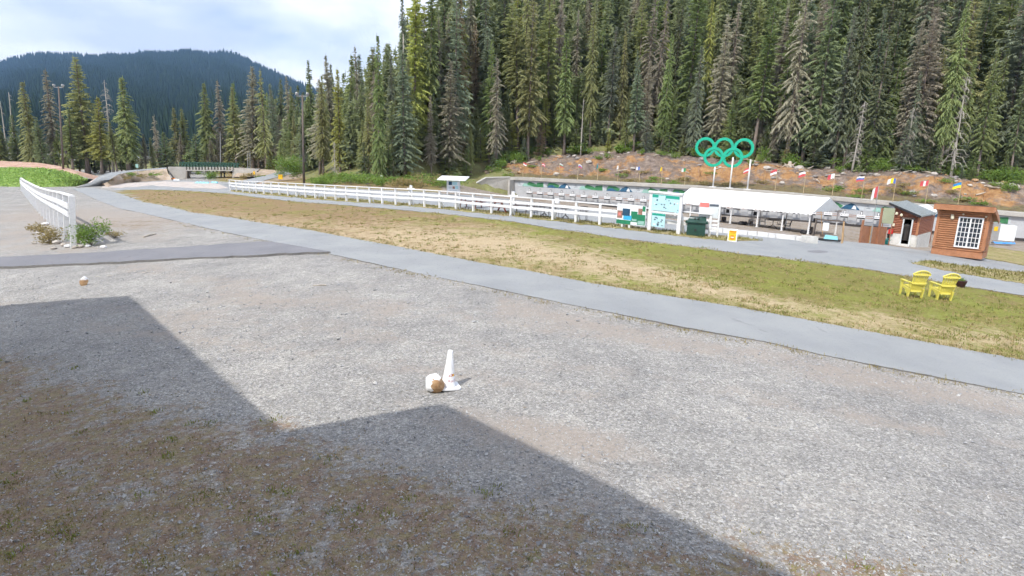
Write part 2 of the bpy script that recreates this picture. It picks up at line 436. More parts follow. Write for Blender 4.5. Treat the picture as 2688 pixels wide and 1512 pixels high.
# ------------------------------------------------------------------ photo outlines of the roads
U_MAIN = [(-420, 440), (-100, 470), (150, 487), (244, 493), (306, 506), (383, 533), (424, 539), (507, 559), (610, 572.5), (672, 584), (800, 602.5), (939, 629), (1070, 653.5), (1272, 692.6), (1402, 715), (1533, 741), (1663, 764), (1794, 785), (1944, 809), (2146, 846.5), (2277, 871), (2407, 895), (2538, 920), (2688, 947), (3100, 1026)]
L_MAIN = [(192.5, 496), (248, 522), (310, 546.6), (414, 569), (507, 591), (610, 614), (712, 635), (861, 666.5), (991, 695), (1122, 724), (1272, 754), (1428, 786.5), (1533, 809), (1663, 833.5), (1794, 860), (1944, 887), (2016, 900), (2146, 930.5), (2277, 956.5), (2407, 981), (2538, 1007), (2688, 1037), (3100, 1122)]
N2 = [(300, 500), (372, 497), (486, 500), (610, 509), (700, 521), (800, 531), (877, 536), (1028, 549), (1154, 560), (1350, 582), (1460, 602), (1533, 610), (1611, 623.5), (1715.5, 636.5), (1846, 652), (1944, 666.5), (2016, 674), (2146, 691), (2277, 707), (2355, 721), (2407, 729), (2532, 752), (2688, 777), (3000, 830)]
B2 = [(300, 496), (372, 486), (420, 474), (500, 474), (559, 478), (640, 482), (760, 489), (877, 495), (1078, 504), (1204, 511), (1358, 525), (1591, 552), (1780, 580), (1914, 602), (2000, 614), (2114, 630), (2193, 632), (2260, 638), (2303, 642), (2436, 660), (2572, 678), (2688, 699), (3000, 752)]
def interp(pl, x):
    a = np.array(pl, float); return np.interp(x, a[:, 0], a[:, 1])

def ground_sheet():
    def axis(segs):
        out = []
        for a, b, s in segs: out += list(np.arange(a, b, s))
        return np.array(out)
    xs = axis([(-320, -90, 10), (-90, -40, 2.5), (-40, -14, .7), (-14, 14, .28), (14, 40, .7), (40, 100, 2), (100, 321, 10)])
    ys = axis([(-60, -4, 4), (-4, 3, .7), (3, 16, .22), (16, 34, .4), (34, 70, .8), (70, 125, 2), (125, 420, 8)])
    X, Y = np.meshgrid(xs, ys); X = X.ravel(); Y = Y.ravel(); Z = T(X, Y)
    # shallow wheel ruts and unevenness
    Z = Z + .018 * np.sin(X * .9 + Y * .55) * np.sin(Y * .7 - X * .35) * sm(Y, 2, 5)
    nx, ny = len(xs), len(ys)
    i = np.arange((ny - 1) * nx).reshape(ny - 1, nx)[:, :-1].ravel()
    fc = np.stack([i, i + 1, i + nx + 1, i + nx], 1)
    px, py = proj(X, Y, Z)
    front = Y > 2.5
    # mown field between the two roads
    u = interp(U_MAIN, px); n = interp(N2, px)
    field = sm(u - py, -2, 4) * sm(py - n, -2, 3) * (px > 290) * front
    w = np.clip((py - n) / np.maximum(u - n, 1), 0, 1)
    mid = np.interp(px, [300, 700, 1100, 1300, 1700, 2000, 2400, 2800], [.9, .85, .72, .55, .62, .80, .82, .70])
    wid = np.interp(px, [300, 700, 1100, 1300, 1700, 2000, 2400, 2800], [.10, .20, .40, .36, .30, .16, .2, .25])
    straw = np.exp(-((w - mid) / wid) ** 2) * np.interp(px, [300, 600, 900, 1100, 1300, 1750, 2000, 2688], [.15, .25, .5, .85, .95, .8, .75, .6])
    straw += .35 * sm(w, .88, 1.0)
    # left half of the field is brown rather than green
    straw += np.interp(px, [300, 900, 1400, 1800], [.06, .10, .06, 0])
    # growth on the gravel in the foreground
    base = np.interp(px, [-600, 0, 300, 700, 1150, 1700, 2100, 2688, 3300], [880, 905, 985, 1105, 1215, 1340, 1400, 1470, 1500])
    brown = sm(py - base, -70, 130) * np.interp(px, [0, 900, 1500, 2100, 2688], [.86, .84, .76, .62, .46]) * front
    brown = np.maximum(brown, .9 * np.exp(-(((px - 700) / 90) ** 2 + ((py - 1125) / 26) ** 2)))
    brown = np.maximum(brown, .40 * sm(py - u, -60, 0) * sm(interp(L_MAIN, px) + 26 - py, 0, 30) * (px > 700))
    brown = np.maximum(brown, .55 * np.exp(-(((px - 330) / 190) ** 2 + ((py - 590) / 22) ** 2)))
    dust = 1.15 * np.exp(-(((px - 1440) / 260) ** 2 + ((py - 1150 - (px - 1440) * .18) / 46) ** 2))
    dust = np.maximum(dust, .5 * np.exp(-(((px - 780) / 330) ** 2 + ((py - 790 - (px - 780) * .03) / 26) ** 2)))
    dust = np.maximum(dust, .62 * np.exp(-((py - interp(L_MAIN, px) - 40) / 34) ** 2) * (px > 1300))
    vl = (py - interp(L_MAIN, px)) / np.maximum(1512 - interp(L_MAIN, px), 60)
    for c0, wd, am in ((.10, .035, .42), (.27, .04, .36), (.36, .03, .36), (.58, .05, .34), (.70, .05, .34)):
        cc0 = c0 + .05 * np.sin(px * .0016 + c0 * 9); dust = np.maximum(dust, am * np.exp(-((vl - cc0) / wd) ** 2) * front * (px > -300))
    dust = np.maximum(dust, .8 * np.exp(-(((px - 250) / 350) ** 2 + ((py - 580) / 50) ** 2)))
    # range floor and everything beyond the far road: brown earth with sparse growth
    far = sm(interp(B2, px) - py, -3, 3) * (Y > 40) * (px > 1150)
    brown = np.maximum(brown, far * .52); dust = np.maximum(dust, far * 1.0)
    fl = (Y > 60) * (px < 1160) * (px > 560) * sm(interp(B2, px) - py, 0, 6)
    field = np.maximum(field, fl)
    dust = np.where(field > .02, np.interp(px, [300, 900, 1250, 1700], [.62, .72, .45, .12]) * field + dust * (1 - field), dust)
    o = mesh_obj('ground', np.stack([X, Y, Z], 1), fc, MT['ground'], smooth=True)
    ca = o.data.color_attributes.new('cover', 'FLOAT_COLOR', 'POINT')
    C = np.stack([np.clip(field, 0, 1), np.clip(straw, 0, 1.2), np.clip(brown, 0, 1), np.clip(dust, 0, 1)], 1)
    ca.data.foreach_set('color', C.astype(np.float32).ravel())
    return tag(o, kind='structure')
ground_sheet()

def resample(pl, n):
    a = np.array(pl, float); d = np.r_[0, np.cumsum(np.hypot(*np.diff(a, axis=0).T))]
    s = np.linspace(0, d[-1], n); return np.stack([np.interp(s, d, a[:, 0]), np.interp(s, d, a[:, 1])], 1)
def sheet(name, up, lo, n, m, off, mats, drop=.06, edge=0.0, fixed_x=False):
    """road surface between two photo outlines, laid on the ground; its edges drop to the ground"""
    if fixed_x:
        x0 = max(up[0][0], lo[0][0]); x1 = min(up[-1][0], lo[-1][0]); xs = np.linspace(x0, x1, n)
        A = np.stack([xs, interp(up, xs)], 1); B = np.stack([xs, interp(lo, xs)], 1)
    else: A = resample(up, n); B = resample(lo, n)
    rs = np.random.default_rng(len(name) * 7 + n)
    V = []; 
    for i in range(n):
        for j in range(m + 1):
            w = j / m; p = A[i] * (1 - w) + B[i] * w
            if j in (0, m): p = p + np.array([0, rs.normal(0, edge)])
            V.append(gp(p[0], p[1], off))
    fs = []; mi = []
    k = m + 1
    for i in range(n - 1):
        for j in range(m):
            fs.append((i * k + j, i * k + j + 1, (i + 1) * k + j + 1, (i + 1) * k + j)); mi.append(0)
    o = len(V)
    for j in (0, m):
        for i in range(n): V.append(V[i * k + j] - Vector((0, 0, off + drop)))
    for i in range(n - 1):
        fs.append((i * k, (i + 1) * k, o + i + 1, o + i)); mi.append(1)
        fs.append(((i + 1) * k + m, i * k + m, o + n + i, o + n + i + 1)); mi.append(1)
    ob = mesh_obj(name, np.array([tuple(v) for v in V]), fs, mats, mi=mi)
    return tag(ob, kind='structure')
RD = [MT['asphalt'], MT['asphalt_edge']]
sheet('main_path', [(196, 494.5)] + U_MAIN[3:], L_MAIN, 190, 5, .022, RD, edge=.45)
sheet('range_road', B2, N2, 150, 12, .02, RD, edge=.5, fixed_x=True)
sheet('side_path', [(-500, 694), (0, 679), (235, 668), (391, 658), (600, 644), (704, 638), (740, 643)], [(-500, 722), (0, 706), (235, 695.6), (522, 681), (672, 675), (756, 669), (868, 666)], 70, 4, .085, [MT['asphalt_new'], MT['asphalt_edge']], edge=.5)
# grass islands left between the lanes
ISL = []
def island(name, up, lo, n, m, off):
    ob = sheet(name, up, lo, n, m, off, [MT['ground'], MT['ground']], drop=.03, edge=1.0, fixed_x=True)
    ca = ob.data.color_attributes.new('cover', 'FLOAT_COLOR', 'POINT')
    c = np.tile(np.array([1, .48, 0, 0], np.float32), (len(ob.data.vertices), 1)); ca.data.foreach_set('color', c.ravel()); return ob
FENCE_FAR = [(606, 499), (800, 514), (1028, 531), (1179, 544), (1350, 560), (1494, 577), (1640, 592), (1780, 610), (1900, 621), (1990, 629)]
FENCE_NEAR = [(606, 503), (800, 522), (1028, 538.5), (1179, 552), (1350, 570), (1494, 586.5), (1640, 603), (1780, 621), (1907, 633.5), (1990, 632)]
island('fence_verge', FENCE_FAR, FENCE_NEAR, 90, 3, .05)
island('grass_island', [(2394, 692), (2433, 685), (2538, 700), (2688, 717), (3000, 765)], [(2394, 693), (2459, 707), (2538, 722), (2688, 746), (3000, 800)], 50, 4, .05)
# the ground beyond the far road by the hut is mown too
island('hut_lawn', [(2560, 645), (2600, 648), (2688, 662), (2900, 700)], [(2560, 668), (2600, 681), (2688, 697), (2900, 733)], 24, 4, .03)
tag(sheet('patch_repair', [(2120, 659), (2150, 658), (2172, 661)], [(2120, 662), (2150, 665), (2172, 664)], 8, 2, .026, [MT['asphalt_new'], MT['asphalt_edge']], drop=0), kind='structure')

# ------------------------------------------------------------------ hillside, bank, mound, far mountain
EDGE = []
for px, py, Z, s in [(-420, 440, 0, .03), (0, 440, 0, .03), (200, 447, 0, .03), (400, 450, 0, .03), (560, 450, 0, .05), (680, 454, 0, .16),
                     (760, 463, 0, .28), (850, 471, 0, .38), (1000, 477, 0, .50), (1180, 474, 0, .56), (1270, 460, 106, .58), (1340, 432, 110, .60),
                     (1430, 420, 113, .60), (1500, 414, 113, .62), (1630, 407, 111, .62), (1715, 412, 108, .62), (1790, 419, 106, .62), (1900, 432, 103, .62), (2000, 438, 99, .62), (2164, 454, 94, .62), (2280, 459, 90, .62), (2407, 461, 87, .62), (2510, 480, 84, .62), (2688, 500, 80, .62), (3000, 530, 76, .62)]:
    p = gp(px, py) if Z == 0 else at(px, py, Z)
    EDGE.append((px, p.x, p.y, p.z, s))
EDGE = np.array(EDGE)
HD = np.array([.25, .968])
def edge(px): return [float(np.interp(px, EDGE[:, 0], EDGE[:, k])) for k in (1, 2, 3, 4)]
def hill(px, d):
    x, y, z, s = edge(px)
    return Vector((x + HD[0] * d, y + HD[1] * d, z + s * max(d, 0) * (1 - max(d, 0) / 420) - (.12 * -d if d < 0 else 0)))
V = []; hp = np.linspace(-420, 3000, 90); hd = [-14, -3, 0, 4, 9, 15, 22, 30, 40, 52, 66, 82, 100, 130, 170]
for d in hd:
    for q in hp:
        v = hill(q, d)
        if d == -14: v.z = float(T(v.x, v.y)) - .6
        if d == -3: v.z = min(v.z, hill(q, 0).z) - .12
        if d > 0: v.z += RNG.normal(0, .35)
        V.append(tuple(v))
n = len(hp); fs = [(j * n + i, j * n + i + 1, (j + 1) * n + i + 1, (j + 1) * n + i) for j in range(len(hd) - 1) for i in range(n - 1)]
tag(mesh_obj('hillside', np.array(V), fs, MT['forest_floor'], smooth=True), kind='structure')

# shooting range line: front edge of its roof
RA = Vector((-.6, 100, 0)); RDIR = Vector((.89, -.4545, 0)).normalized(); RNRM = Vector((.4545, .89, 0)).normalized()
ZS = [-2, 0, 29, 40, 48.6, 55, 67.6, 90]; ZV = [.53, .53, .50, .22, -.15, -.38, -.88, -1.6]
def zroof(s): return float(np.interp(s, ZS, ZV))
def zbase(s): return float(np.interp(s, [0, 48.6, 90], [-2.85, -3.45, -4.2]))
def rp(s, back, z): return RA + RDIR * s + RNRM * back + Vector((0, 0, z))
def s_of(px):
    k = (px - 1344) / F; return (k * 100 + .6) / (.89 + .4545 * k)
# earth bank between roof and forest
def vnoise(x, y, seed):
    g = np.random.default_rng(seed).random((64, 64)); xi = int(math.floor(x)); yi = int(math.floor(y)); fx = x - xi; fy = y - yi
    fx = fx * fx * (3 - 2 * fx); fy = fy * fy * (3 - 2 * fy); q = lambda i, j: g[i % 64, j % 64]
    return (q(xi, yi) * (1 - fx) + q(xi + 1, yi) * fx) * (1 - fy) + (q(xi, yi + 1) * (1 - fx) + q(xi + 1, yi + 1) * fx) * fy - .5
_vg = {k: np.random.default_rng(k).random((64, 64)) for k in (1, 2, 3)}
def vnoise(x, y, seed):
    g = _vg[seed]; xi = int(math.floor(x)); yi = int(math.floor(y)); fx = x - xi; fy = y - yi
    return (g[xi % 64, yi % 64] * (1 - fx) + g[(xi + 1) % 64, yi % 64] * fx) * (1 - fy) + (g[xi % 64, (yi + 1) % 64] * (1 - fx) + g[(xi + 1) % 64, (yi + 1) % 64] * fx) * fy - .5
bp = np.linspace(1255, 2990, 300); rows = 24
V = []; low = []
for j in range(rows):
    w = j / (rows - 1); prof = w - .10 * math.sin(w * math.pi * 2)
    for q in bp:
        s = s_of(q); a = rp(s, 3.4, zroof(max(s, 0)) - .08); b = hill(q, 1.5)
        v = a.lerp(b, w); env = math.sin(w * math.pi) ** .7
        v.z = a.z + (b.z - a.z) * (w * .62 + .38 * float(sm(w, .25, .75)))
        if 0 < j < rows - 1:
            d_ = vnoise(s * .22, w * 2.5, 1) * 1.1 + vnoise(s * .9, w * 7, 2) * .55 + vnoise(s * 2.6, w * 18, 3) * .38
            v.z += d_ * env; v.y += vnoise(s * 1.4 + 9, w * 9, 3) * .9 * env
        V.append(tuple(v)); low.append(1 - sm(w, .05, .5))
n = len(bp); fs = [(j * n + i, j * n + i + 1, (j + 1) * n + i + 1, (j + 1) * n + i) for j in range(rows - 1) for i in range(n - 1)]
bank = mesh_obj('earth_bank', np.array(V), fs, MT['bank']); tag(bank, kind='structure')
ca = bank.data.color_attributes.new('low', 'FLOAT_COLOR', 'POINT')
_l = np.array(low, np.float32); _t = np.repeat(sm(np.linspace(0, 1, rows), .68, .95), n).astype(np.float32); ca.data.foreach_set('color', np.stack([_l, _t, _l, _l], 1).ravel())
BANK = np.array(V).reshape(rows, n, 3); NBK = n
def bank_pt(q, w):
    i = np.interp(q, bp, np.arange(NBK)); j = w * (rows - 1)
    i0 = int(min(i, NBK - 2)); j0 = int(min(j, rows - 2)); a = i - i0; b = j - j0
    p = BANK[j0, i0] * (1 - a) * (1 - b) + BANK[j0, i0 + 1] * a * (1 - b) + BANK[j0 + 1, i0] * (1 - a) * b + BANK[j0 + 1, i0 + 1] * a * b
    return Vector(p)

# grassy mound at far left, with a bare reddish crest
def strip3(name, rowsx, mats, mi_rows, nz=0.0):
    n_ = len(rowsx[0]); V = [tuple(p) for r in rowsx for p in r]
    fs = []; mi = []
    for j in range(len(rowsx) - 1):
        for i in range(n_ - 1): fs.append((j * n_ + i, j * n_ + i + 1, (j + 1) * n_ + i + 1, (j + 1) * n_ + i)); mi.append(mi_rows[j])
    return tag(mesh_obj(name, np.array(V), fs, mats, mi=mi, smooth=True), kind='structure')
mxs = np.linspace(-420, 214, 44)
r0 = [gp(q, np.interp(q, [-420, 0, 120, 207, 214], [492, 490, 491, 489, 487]), -.08) for q in mxs]
r2 = [at(q, np.interp(q, [-420, 0, 100, 151, 200, 214], [438, 440, 441, 446, 462, 470]) + random.gauss(0, .4), np.interp(q, [0, 214], [104, 92])) for q in mxs]
r3 = [at(q, np.interp(q, [-420, 0, 90, 151, 200, 214], [418, 423, 426, 434, 450, 462]) + random.gauss(0, .4), np.interp(q, [0, 214], [114, 96])) for q in mxs]
r4 = [Vector((p.x, p.y + 12, p.z - 2.6)) for p in r3]
r1 = [a.lerp(b, .5) + Vector((0, 0, .25)) for a, b in zip(r0, r2)]
MOUND = (r0, r1, r2)
strip3('grass_mound', [r0, r1, r2, r3, r4], [MT['field_soil'], MT['mound_top']], [0, 0, 1, 1])

# ramp path up to the bridge, its bank, and the pale gravel flat below
YB = 116.0
rl = [(199, 493, 0), (238, 479, 92), (259, 463, 98), (290, 452.5, 104), (352, 446, 112), (437, 439.5, YB)]
rr = [(267, 488, 0), (290, 471, 93), (310.5, 457.6, 100), (352, 450, 108), (400, 445.5, 113), (437, 442.5, YB - 1)]
A = [gp(a, b, .06) if Z == 0 else at(a, b, Z) for a, b, Z in rl]; B = [gp(a, b, .06) if Z == 0 else at(a, b, Z) for a, b, Z in rr]
strip3('ramp_path', [A, [(p + q) / 2 + Vector((0, 0, .02)) for p, q in zip(A, B)], B], [MT['asphalt']], [0, 0])
C_ = [gp(q, y_, -.1) for q, y_ in ((285, 492), (318, 483), (350, 478), (385, 476), (420, 474), (452, 473))]
B_ = [p - Vector((0, 0, .03)) for p in B]
def densify(a, k): return [a[min(int(i / k), len(a) - 2)].lerp(a[min(int(i / k), len(a) - 2) + 1], i / k - min(int(i / k), len(a) - 2)) for i in range((len(a) - 1) * k + 1)]
Bd, Cd = densify(B_, 7), densify(C_, 7)
strip3('ramp_bank', [[p.lerp(q, w) + Vector((0, -.3, .35)) * math.sin(w * math.pi) + (Vector((0, 0, random.gauss(0, .16))) if 0 < w < 1 else Vector()) for p, q in zip(Bd, Cd)] for w in (0, .15, .3, .45, .6, .75, .9, 1)], [MT['scree']], [0] * 7)
A_ = [p - Vector((0, 0, .05)) for p in A]
D_ = [Vector((p.x - 5, p.y + 3, float(T(p.x - 5, p.y + 3)) - .2)) for p in A]
strip3('ramp_shoulder', [A_, D_], [MT['gravel_pale']], [0])
tag(sheet('gravel_flat', [(268, 489), (330, 482), (400, 478), (430, 477), (520, 478), (566, 482), (585, 488)], [(268, 494), (330, 493), (400, 487), (440, 490), (500, 494), (570, 496), (600, 495)], 26, 4, .045, [MT['gravel_pale'], MT['gravel_pale']], drop=0, edge=.5), kind='structure')
ra = [(585, 486, 0), (640, 473, 96), (690, 462, 105), (735, 450, 114), (752, 448, 118)]
rb = [(660, 486, 0), (700, 472, 94), (740, 462, 102), (770, 455, 110), (790, 452, 116)]
A = [gp(a, b, .07) if Z == 0 else at(a, b, Z) for a, b, Z in ra]; B = [gp(a, b, .07) if Z == 0 else at(a, b, Z) for a, b, Z in rb]
strip3('bridge_road', [A, B], [MT['asphalt']], [0])
strip3('road_bank', [[p - Vector((0, 0, .05)) for p in B], [Vector((p.x + 2.5, p.y - 1.5, float(T(p.x, p.y)) - .3)) for p in B]], [MT['scree']], [0])
strip3('bridge_fill', [[at(600, 441, 124), at(660, 443, 124), at(720, 446, 124), at(780, 451, 122)], [at(612, 464, YB), at(640, 465, 110), at(672, 463, 107), at(740, 452, 113)]], [MT['scree']], [0])

# far mountain with its wood
RIDGE = [(-500, 205), (-200, 190), (0, 165.6), (41, 153), (97, 141), (193, 143.5), (248, 150), (298, 150), (345, 146), (386, 139), (442, 141), (497, 135), (552, 141), (607, 135), (643, 154.6), (700, 182), (800, 225), (1000, 300), (1300, 370)]
mq = np.linspace(-500, 1300, 70); mr = np.linspace(0, 1, 16); V = []
rng2 = np.random.default_rng(3)
for w in mr:
    for q in mq:
        top = at(q, np.interp(q, [a for a, b in RIDGE], [b for a, b in RIDGE]) + 5, 2900 + 90 * math.sin(q * .013))
        bot = at(q, 440, 430); bot.z = -9
        v = bot.lerp(top, w); v.z = bot.z + (top.z - bot.z) * w ** 1.25
        if .05 < w < .97: v.z += 16 * math.sin(q * .021 + w * 5) * math.sin(w * 9 + q * .011) + rng2.normal(0, 2.5)
        V.append(tuple(v))
# a crest behind the ridge falls away again
for q in mq:
    top = at(q, np.interp(q, [a for a, b in RIDGE], [b for a, b in RIDGE]) + 5, 2900 + 90 * math.sin(q * .013)); V.append((top.x * 1.1, top.y + 250, top.z - 120))
n = len(mq); nr = len(mr) + 1
fs = [(j * n + i, j * n + i + 1, (j + 1) * n + i + 1, (j + 1) * n + i) for j in range(nr - 1) for i in range(n - 1)]
tag(mesh_obj('mountain', np.array(V), fs, MT['hill_far'], smooth=True), kind='structure')
MV = np.array(V).reshape(nr, n, 3)[:len(mr)]
K = 26000
qi = rng2.uniform(0, n - 1.01, K); wj = np.r_[rng2.uniform(.02, 1, K - 1400) ** .75 * (len(mr) - 1.01), np.full(1400, len(mr) - 1.02)]
i0 = qi.astype(int); j0 = wj.astype(int); a = (qi - i0)[:, None]; b = (wj - j0)[:, None]
P = MV[j0, i0] * (1 - a) * (1 - b) + MV[j0, i0 + 1] * a * (1 - b) + MV[j0 + 1, i0] * (1 - a) * b + MV[j0 + 1, i0 + 1] * a * b
Hh = rng2.uniform(13, 27, K) * (1 + .25 * (rng2.random(K) > .93)); Rr = Hh * rng2.uniform(.16, .24, K)
ang = rng2.uniform(0, 6.28, K)[:, None] + np.arange(5)[None] * 2 * math.pi / 5
ring = np.stack([P[:, None, 0] + Rr[:, None] * np.cos(ang), P[:, None, 1] + Rr[:, None] * np.sin(ang), np.repeat(P[:, None, 2] - 1, 5, 1)], 2)
tip = P + np.stack([np.zeros(K), np.zeros(K), Hh], 1)
V = np.concatenate([ring, tip[:, None]], 1).reshape(-1, 3)
bi = (np.arange(K) * 6)[:, None]
fs = np.concatenate([np.concatenate([bi + k, bi + (k + 1) % 5, bi + 5], 1) for k in range(5)], 0)
o = mesh_obj('mountain_forest', V, fs, leaf_mat('wood_far', (.026, .042, .018), .1, .012)); tag(o, 'dark conifer wood covering the far mountain', 'forest', kind='stuff')

# ------------------------------------------------------------------ trees
def conifer(seed, H=24, base=.12, R=2.8, shape=.85, droop=.35, gap=.42, nb=5, leaf=.62, ragged=.35, up=.15, bend=.0):
    r = random.Random(seed); V = []; Fc = []
    lean = (r.uniform(-.02, .02), r.uniform(-.02, .02))
    z = H * base; z1 = H * .985
    lobes = [r.uniform(.62, 1.18) for _ in range(9)]; bands = [r.uniform(.7, 1.2) for _ in range(14)]
    while z < z1:
        t = (z - H * base) / (H * (1 - base))
        prof = min(1, (t + .06) / .16) * (1 - t) ** shape + .035
        nbr = max(3, int(round(nb * r.uniform(.7, 1.25))))
        a0 = r.uniform(0, 6.28)
        for k in range(nbr):
            if r.random() < ragged * .35: continue
            az = a0 + k * 6.283 / nbr + r.uniform(-.35, .35)
            Lb = R * prof * bands[min(13, int(t * 14))] * r.uniform(1 - ragged, 1.12) * lobes[int((az % 6.283) / 6.284 * 9)]
            if Lb < .22: Lb = .22
            pitch = up * (1 + 1.5 * t) + r.uniform(-.15, .15); dr = droop * (1.1 - .7 * t)
            ca_, sa = math.cos(az), math.sin(az); zz = z + r.uniform(-gap / 2, gap / 2)
            m = max(2, int(Lb / (leaf * .50)))
            for i in range(m):
                s = (i + .8) / m
                if s < .12: continue
                rad = Lb * s; pz = zz + Lb * (s * pitch - dr * s * s)
                slope = pitch - 2 * dr * s
                px_, py_ = rad * ca_ + lean[0] * z, rad * sa + lean[1] * z
                ll = leaf * (1.25 - .5 * s) * r.uniform(.7, 1.3) * (.5 + .5 * min(1, Lb / 1.6))
                for side in (-1, 1):
                    b = az + side * r.uniform(.5, 1.05); hg = slope - r.uniform(.0, .45)
                    tx, ty, tz = math.cos(b) * ll, math.sin(b) * ll, hg * ll
                    wx, wy = ca_ * ll * .36, sa * ll * .36
                    o = len(V)
                    V += [(px_ - wx, py_ - wy, pz - slope * ll * .2), (px_ + wx, py_ + wy, pz + slope * ll * .3), (px_ + tx, py_ + ty, pz + tz)]
                    Fc.append((o, o + 1, o + 2))
                if r.random() < .9:
                    o = len(V); q = ll * .5
                    V += [(px_ - ca_ * q, py_ - sa * q, pz + .02), (px_ + ca_ * q, py_ + sa * q, pz + slope * q), (px_ + r.uniform(-.12, .12), py_ + r.uniform(-.12, .12), pz - ll * r.uniform(.5, 1.0))]
                    Fc.append((o, o + 1, o + 2))
        z += gap * r.uniform(.75, 1.25)
    # leader
    for k in range(3):
        a_ = k * 2.1; o = len(V); V += [(.12 * math.cos(a_), .12 * math.sin(a_), H * .95), (-.12 * math.cos(a_), -.12 * math.sin(a_), H * .95), (0, 0, H * 1.01)]; Fc.append((o, o + 1, o + 2))
    return np.array(V), np.array(Fc), lean
def trunk_mb(H, r0, lean, seed, stubs=0, top=.97):
    r = random.Random(seed); m = MB(); pts = []; rs = []
    for i in range(8):
        t = i / 7; pts.append((lean[0] * H * t * top + r.gauss(0, .03) * t, lean[1] * H * t * top + r.gauss(0, .03) * t, H * t * top - (.5 if i == 0 else 0))); rs.append(r0 * (1.35 if i == 0 else 1) * (1 - .9 * t) + .02)
    m.tube(pts, rs, 7)
    for k in range(stubs):
        z = H * r.uniform(.08, .85); a = r.uniform(0, 6.28); Lb = r.uniform(.5, 1.6) * (1.05 - z / H)
        p = Vector((lean[0] * z, lean[1] * z, z)); d = Vector((math.cos(a), math.sin(a), r.uniform(-.35, .25)))
        m.tube([p, p + d * Lb * .6, p + d * Lb + Vector((0, 0, -.35 * Lb))], [.05, .03, .012], 3)
    return m
def snag_mb(seed, H, r0, nbr, Lmax, drop=.5, top=.98):
    r = random.Random(seed); lean = (r.uniform(-.03, .03), r.uniform(-.02, .02))
    m = trunk_mb(H, r0, lean, seed, 0, top); b = MB()
    for k in range(nbr):
        z = H * r.uniform(.16, .97); a = r.uniform(0, 6.28); Lb = Lmax * (1.05 - z / H) * r.uniform(.45, 1.1) + .3
        p = Vector((lean[0] * z, lean[1] * z, z)); d = Vector((math.cos(a), math.sin(a), r.uniform(-.1, .3)))
        q = p + d * Lb * .55 + Vector((0, 0, -.12 * Lb * drop)); e = p + d * Lb + Vector((0, 0, -.75 * Lb * drop))
        b.tube([p, q, e], [.055, .035, .012], 3, cap=False)
        for j in range(3):
            s = r.uniform(.4, 1); w = p.lerp(q, s * 2) if s < .5 else q.lerp(e, s * 2 - 1)
            b.tube([w, w + Vector((r.uniform(-.35, .35), r.uniform(-.35, .35), -r.uniform(.15, .6)))], [.025, .01], 3, cap=False)
    return m, b
PROTO = {}
def proto(key, name, H, r0, bark, stubs, leaf_density, **kw):
    V, Fc, lean = conifer(sum(map(ord, key)), H=H, **kw)
    root = bpy.data.objects.new(name, None); COL.objects.link(root); ORG[root.name] = (0, 0, 0); root.empty_display_size = .5
    trunk_mb(H, r0, lean, sum(map(ord, key)) + 5, stubs).build('trunk', bark, root, smooth=True)
    c = mesh_obj('crown', V, Fc, MT['needles'], root); PROTO[key] = (root, H, V, Fc); return root
BK = MT['bark']
for i in range(4): proto('hem%d' % i, 'conifer_tree', 25, .34, BK, 10, 1, base=.08 + .05 * i, R=3.7 + .4 * (i % 2), shape=.72 + .07 * i, droop=.40, ragged=.38 + .05 * i, nb=8, leaf=.64)
for i in range(3): proto('bare%d' % i, 'conifer_tree', 29, .36, BK, 22, 1, base=.28 + .09 * i, R=3.7, shape=.6, droop=.45, ragged=.48, gap=.44, nb=8, leaf=.64)
for i in range(3): proto('slim%d' % i, 'conifer_tree', 24, .28, BK, 8, 1, base=.05 + .08 * i, R=2.6, shape=.7, droop=.65, ragged=.4, up=.05, gap=.36, nb=8, leaf=.6)
for i in range(3): proto('young%d' % i, 'young_conifer', 9, .13, BK, 0, 1, base=.03, R=2.1, shape=.95, droop=.18, gap=.30, nb=6, leaf=.5, ragged=.22, up=.12)
for i in range(2): proto('moss%d' % i, 'conifer_tree', 26, .34, BK, 30, 1, base=.18, R=3.1, shape=.7, droop=.7, ragged=.58, gap=.50, nb=6, up=.1, leaf=.6)
SNAG = {}
for i, (H, r0, nb_, Lm, dr) in enumerate([(18, .24, 60, 2.6, .7), (14, .18, 80, 2.0, 1.0), (16, .20, 8, .8, .4), (22, .26, 90, 3.2, .55)]):
    root = bpy.data.objects.new('dead_tree', None); COL.objects.link(root); ORG[root.name] = (0, 0, 0)
    m, b = snag_mb(40 + i, H, r0, nb_, Lm, dr); m.build('trunk', MT['bark_pale'], root, smooth=True); tag(b.build('branches', MT['bark_pale'], root), kind='stuff'); SNAG[i] = (root, H)
PAL = {'dark': (.265, .305, .175), 'green': (.31, .37, .165), 'olive': (.375, .39, .19), 'grey': (.42, .395, .305), 'yellow': (.42, .44, .15), 'brown': (.39, .32, .215), 'bluish': (.29, .335, .235)}
LBL = {'hem': 'shaggy tall conifer', 'bare': 'bare-trunked conifer', 'slim': 'slender drooping conifer', 'moss': 'ragged thin conifer', 'young': 'short bushy young conifer'}
REG = [(830, 'behind the middle lamp pole'), (1040, 'left of the kiosk'), (1260, 'above the kiosk'), (1500, 'above the left range end'), (1760, 'left of the rings'), (2000, 'behind the rings'), (2230, 'above the tent'), (2440, 'above the log shed'), (4000, 'above the hut')]
FIRST = {}
